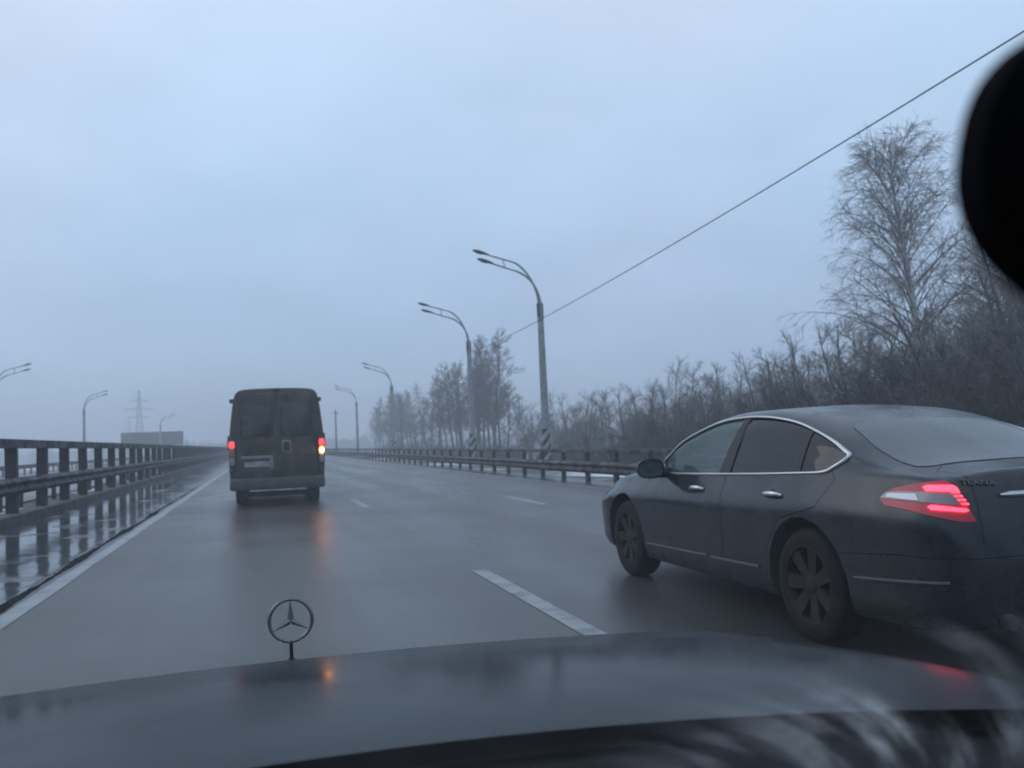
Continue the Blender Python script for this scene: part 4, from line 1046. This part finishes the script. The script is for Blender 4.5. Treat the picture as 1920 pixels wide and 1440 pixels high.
# scuttle and dashboard
def hr(x): return .80-.20*x*x
MB().grid([[(x_*.1, hr(x_*.1)+.03, hood_z(x_*.1, hr(x_*.1))-.022) for x_ in range(-8,9)], [(x_*.1, hr(x_*.1)-.005, hood_z(x_*.1, hr(x_*.1))-.030) for x_ in range(-8,9)], [(x_*.1, hr(x_*.1)-.02, .88) for x_ in range(-8,9)], [(x_*.1, hr(x_*.1)-.06, .85) for x_ in range(-8,9)]]).build('scuttle', M['black'], own, True)
rows = [[(x_*.1, .76-.2*(x_*.1)**2, .835) for x_ in range(-8,9)], [(x_*.1, .60-.12*(x_*.1)**2, .85) for x_ in range(-8,9)], [(x_*.1, .40, .845) for x_ in range(-8,9)], [(x_*.1, .33, .78) for x_ in range(-8,9)], [(x_*.1, .36, .40) for x_ in range(-8,9)]]
MB().grid(rows).build('dashboard', M['dash'], own, True)
# windscreen: thin pane, wiped in arcs, misted and smeared outside
def WS(u, v):
    """u across -1..1, v from scuttle 0 to roof 1"""
    hw = .80+(.62-.80)*v; x = u*hw
    return (x, .78-.63*v-.19*(u*u)*(1-.4*v), .862+.59*v+.02*math.sin(v*math.pi))
def ws_mat():
    m_ = bpy.data.materials.new('smeared_windscreen'); m_.use_nodes = True; t = m_.node_tree; t.nodes.clear(); NN = t.nodes.new; LL = t.links.new
    o_ = NN('ShaderNodeOutputMaterial'); tr = NN('ShaderNodeBsdfTransparent'); tr.inputs[0].default_value = (.955,.97,.975,1)
    tl = NN('ShaderNodeBsdfTranslucent'); tl.inputs[0].default_value = (.62,.63,.65,1)
    uv = NN('ShaderNodeTexCoord'); sp = NN('ShaderNodeSeparateXYZ'); LL(uv.outputs['UV'], sp.inputs[0])
    def math_(op, a, b=None, c=None):
        n = NN('ShaderNodeMath'); n.operation = op
        for i, q in enumerate((a, b, c)):
            if q is None: continue
            if isinstance(q, (int, float)): n.inputs[i].default_value = q
            else: LL(q, n.inputs[i])
        return n.outputs[0]
    def noise(scale, detail, vec, rough=.5):
        n = NN('ShaderNodeTexNoise'); n.inputs['Scale'].default_value = scale; n.inputs['Detail'].default_value = detail; n.inputs['Roughness'].default_value = rough
        LL(vec, n.inputs['Vector']); return n.outputs[0]
    def rng_(v, a, b, c, d):
        n = NN('ShaderNodeMapRange'); n.interpolation_type = 'SMOOTHSTEP'
        LL(v, n.inputs[0])
        for i, q in enumerate((a, b, c, d)): n.inputs[i+1].default_value = q
        return n.outputs[0]
    # polar coordinates about the passenger wiper's pivot (metres across / up the pane)
    px_ = math_('SUBTRACT', sp.outputs[0], PIV[0]); py_ = math_('SUBTRACT', sp.outputs[1], PIV[1])
    rad = math_('SQRT', math_('ADD', math_('MULTIPLY', px_, px_), math_('MULTIPLY', py_, py_)))
    ang = math_('ARCTAN2', py_, px_)
    pv = NN('ShaderNodeCombineXYZ'); LL(math_('MULTIPLY', rad, 30), pv.inputs[0]); LL(math_('MULTIPLY', ang, 1.5), pv.inputs[1])
    streak = rng_(noise(1.0, 5, pv.outputs[0], .55), .44, .70, 0, 1)
    blot = rng_(noise(9, 4, uv.outputs['UV'], .5), .40, .66, 0, 1)
    # the unwiped lower corner is the dirtiest
    cx_ = math_('SUBTRACT', sp.outputs[0], COR[0]); cy_ = math_('SUBTRACT', sp.outputs[1], COR[1])
    dc = math_('SQRT', math_('ADD', math_('MULTIPLY', math_('MULTIPLY', cx_, cx_), .30), math_('MULTIPLY', cy_, cy_)))
    corner = rng_(dc, .03, .155, 1, 0)
    film = rng_(noise(3.2, 4, uv.outputs['UV'], .5), .35, .7, .008, .042)
    drops = rng_(noise(70, 2, uv.outputs['UV'], .5), .70, .80, 0, .05)
    a = math_('MULTIPLY', math_('MULTIPLY', corner, streak), math_('ADD', math_('MULTIPLY', blot, .34), .20))
    s_ = math_('ADD', math_('ADD', a, film), drops)
    mx_ = NN('ShaderNodeMixShader'); LL(s_, mx_.inputs[0]); LL(tr.outputs[0], mx_.inputs[1]); LL(tl.outputs[0], mx_.inputs[2])
    gl = NN('ShaderNodeBsdfGlossy'); gl.inputs['Roughness'].default_value = .03
    fr_ = NN('ShaderNodeFresnel'); fr_.inputs[0].default_value = 1.25
    x2 = NN('ShaderNodeMixShader'); LL(fr_.outputs[0], x2.inputs[0]); LL(mx_.outputs[0], x2.inputs[1]); LL(gl.outputs[0], x2.inputs[2])
    LL(x2.outputs[0], o_.inputs[0]); return m_
def ws_uv(px_, py_):
    """where a sight line meets the pane, in pane metres"""
    d = ray(px_, py_); o0 = CAM-Vector((OX,0,0)); best = None
    for i in range(201):
        for j in range(101):
            u = -1+2*i/200; v = j/100; q = Vector(WS(u, v))-o0
            e_ = (q.normalized()-d).length
            if best is None or e_ < best[0]: best = (e_, u, v)
    _, u, v = best
    return (WS(u, v)[0], v*.863)
PIV = (.05, -.10); COR = ws_uv(1780, 1345)
n_u, n_v = 24, 16
mb = MB(); mb.grid([[WS(-1+2*j/n_u, i/n_v) for j in range(n_u+1)] for i in range(n_v+1)])
wsm = mb.mesh('windscreen', ws_mat(), True, fix=False)
ul = wsm.uv_layers.new(name='UVMap')
for lp in wsm.loops:
    c = wsm.vertices[lp.vertex_index].co; v = (lp.vertex_index//(n_u+1))/n_v
    ul.data[lp.index].uv = (c.x, v*.863)
obj('windscreen', wsm, own)
for s in (-.33, .30):
    MB().tube([(s,.755,.895),(s-.16,.715,.905),(s-.44,.70-.1*abs(s-.44),.905)], [.010,.009,.006], 6).build('wiper', M['black'], own, True)
# star ornament on the nose of the bonnet
ray_o = ray(545, 1163); po = CAM+ray_o*(1.54/ray_o.dot(fw))-Vector((OX,0,0))
bz = hood_z(po.x, po.y)
orn = bpy.data.objects.new('hood_ornament', None); col.objects.link(orn); orn.parent = own; orn.location = (po.x, po.y, bz); orn.empty_display_size = .05
M['star'] = mat('tarnished_star', (.16,.165,.17), .35, .9)
rc = po.z-bz; rr = .0365
MB().loop_tube([(rr*math.cos(i*math.pi/24), 0, rc+rr*math.sin(i*math.pi/24)) for i in range(48)], .0032, 8).build('ring', M['star'], orn, True)
st = MB()
for k in range(3):
    a = R(90+120*k); c, q = math.cos(a), math.sin(a)
    def Q(r_, tg, y): return (r_*c-tg*q, y, rc+r_*q+tg*c)
    st.add([Q(rr,0,0), Q(.0045,.0055,0), Q(.0045,-.0055,0), Q(0,0,-.0055), Q(0,0,.0055)], [(0,1,3),(0,3,2),(0,4,1),(0,2,4)])
st.build('star', M['star'], orn)
MB().lathe([(0,.022),(.004,.021),(.007,.008),(.012,.0035),(rc-rr+.002,.003)], 16, 'z').build('base', M['own_paint'], orn, True)
# rear-view mirror hanging from the screen, its end close to the eye
dm = ray(1818, 325); pm = CAM+dm*(.235/dm.dot(fw))-Vector((OX,0,0))
mt_ = Matrix.Rotation(R(-20), 3, 'Z') @ Matrix.Rotation(R(13), 3, 'Y')
def capsule(hw, hh, dp, n=72):
    rws = []
    for dd, s_ in ((0,.90),(.004,.97),(.012,1),(dp*.55,.95),(dp*.85,.75),(dp,.35),(dp*1.02,.02)):
        r_ = []
        for i in range(n+1):
            a = 2*math.pi*i/n; c, q = math.cos(a), math.sin(a)
            r_.append((hw*s_*math.copysign(abs(c)**.72, c), dd, hh*s_*math.copysign(abs(q)**.80, q)))
        rws.append(r_)
    return rws
cap = capsule(.125, .055, .035)
mcen = pm+mt_ @ Vector((.125,.0,.012))
rws = [[tuple(mcen+mt_ @ Vector(p)) for p in r] for r in cap]
M['mirror_black'] = mat('mirror_shell', (.004,.004,.0045), .8, spec=.05)
rm = MB().grid(rws).build('rear_view_mirror', M['mirror_black'], own, True)
g_ = [[tuple(mcen+mt_ @ Vector((a*s_, .001, c*s_))) for a, b, c in cap[0]] for s_ in (1,.5,.01)]
MB().grid(g_).build('mirror_glass', mat('dark_mirror', (.006,.006,.007), .5, 0, spec=.1), rm, True)
ptop = Vector(WS(.75, .95))
MB().tube([tuple(mcen+mt_ @ Vector((0,.03,0))), tuple((mcen+ptop)/2+Vector((0,.02,.02))), tuple(ptop)], .010, 8).build('stem', M['black'], rm, True)

# ------------------------------------------------------------------ wet winter air
hz = MB().box((-2700,-960,-4),(2700,3500,42)).build('haze', None)
hm = bpy.data.materials.new('haze'); hm.use_nodes = True; t = hm.node_tree; t.nodes.clear()
ho = t.nodes.new('ShaderNodeOutputMaterial'); pv = t.nodes.new('ShaderNodeVolumePrincipled')
pv.inputs['Color'].default_value = (.86,.90,.96,1); pv.inputs['Density'].default_value = .0028; pv.inputs['Anisotropy'].default_value = .2
t.links.new(pv.outputs[0], ho.inputs['Volume']); hz.data.materials.append(hm)
tag(hz, 'damp blue-grey air thinning the far trees', 'haze', kind='stuff')
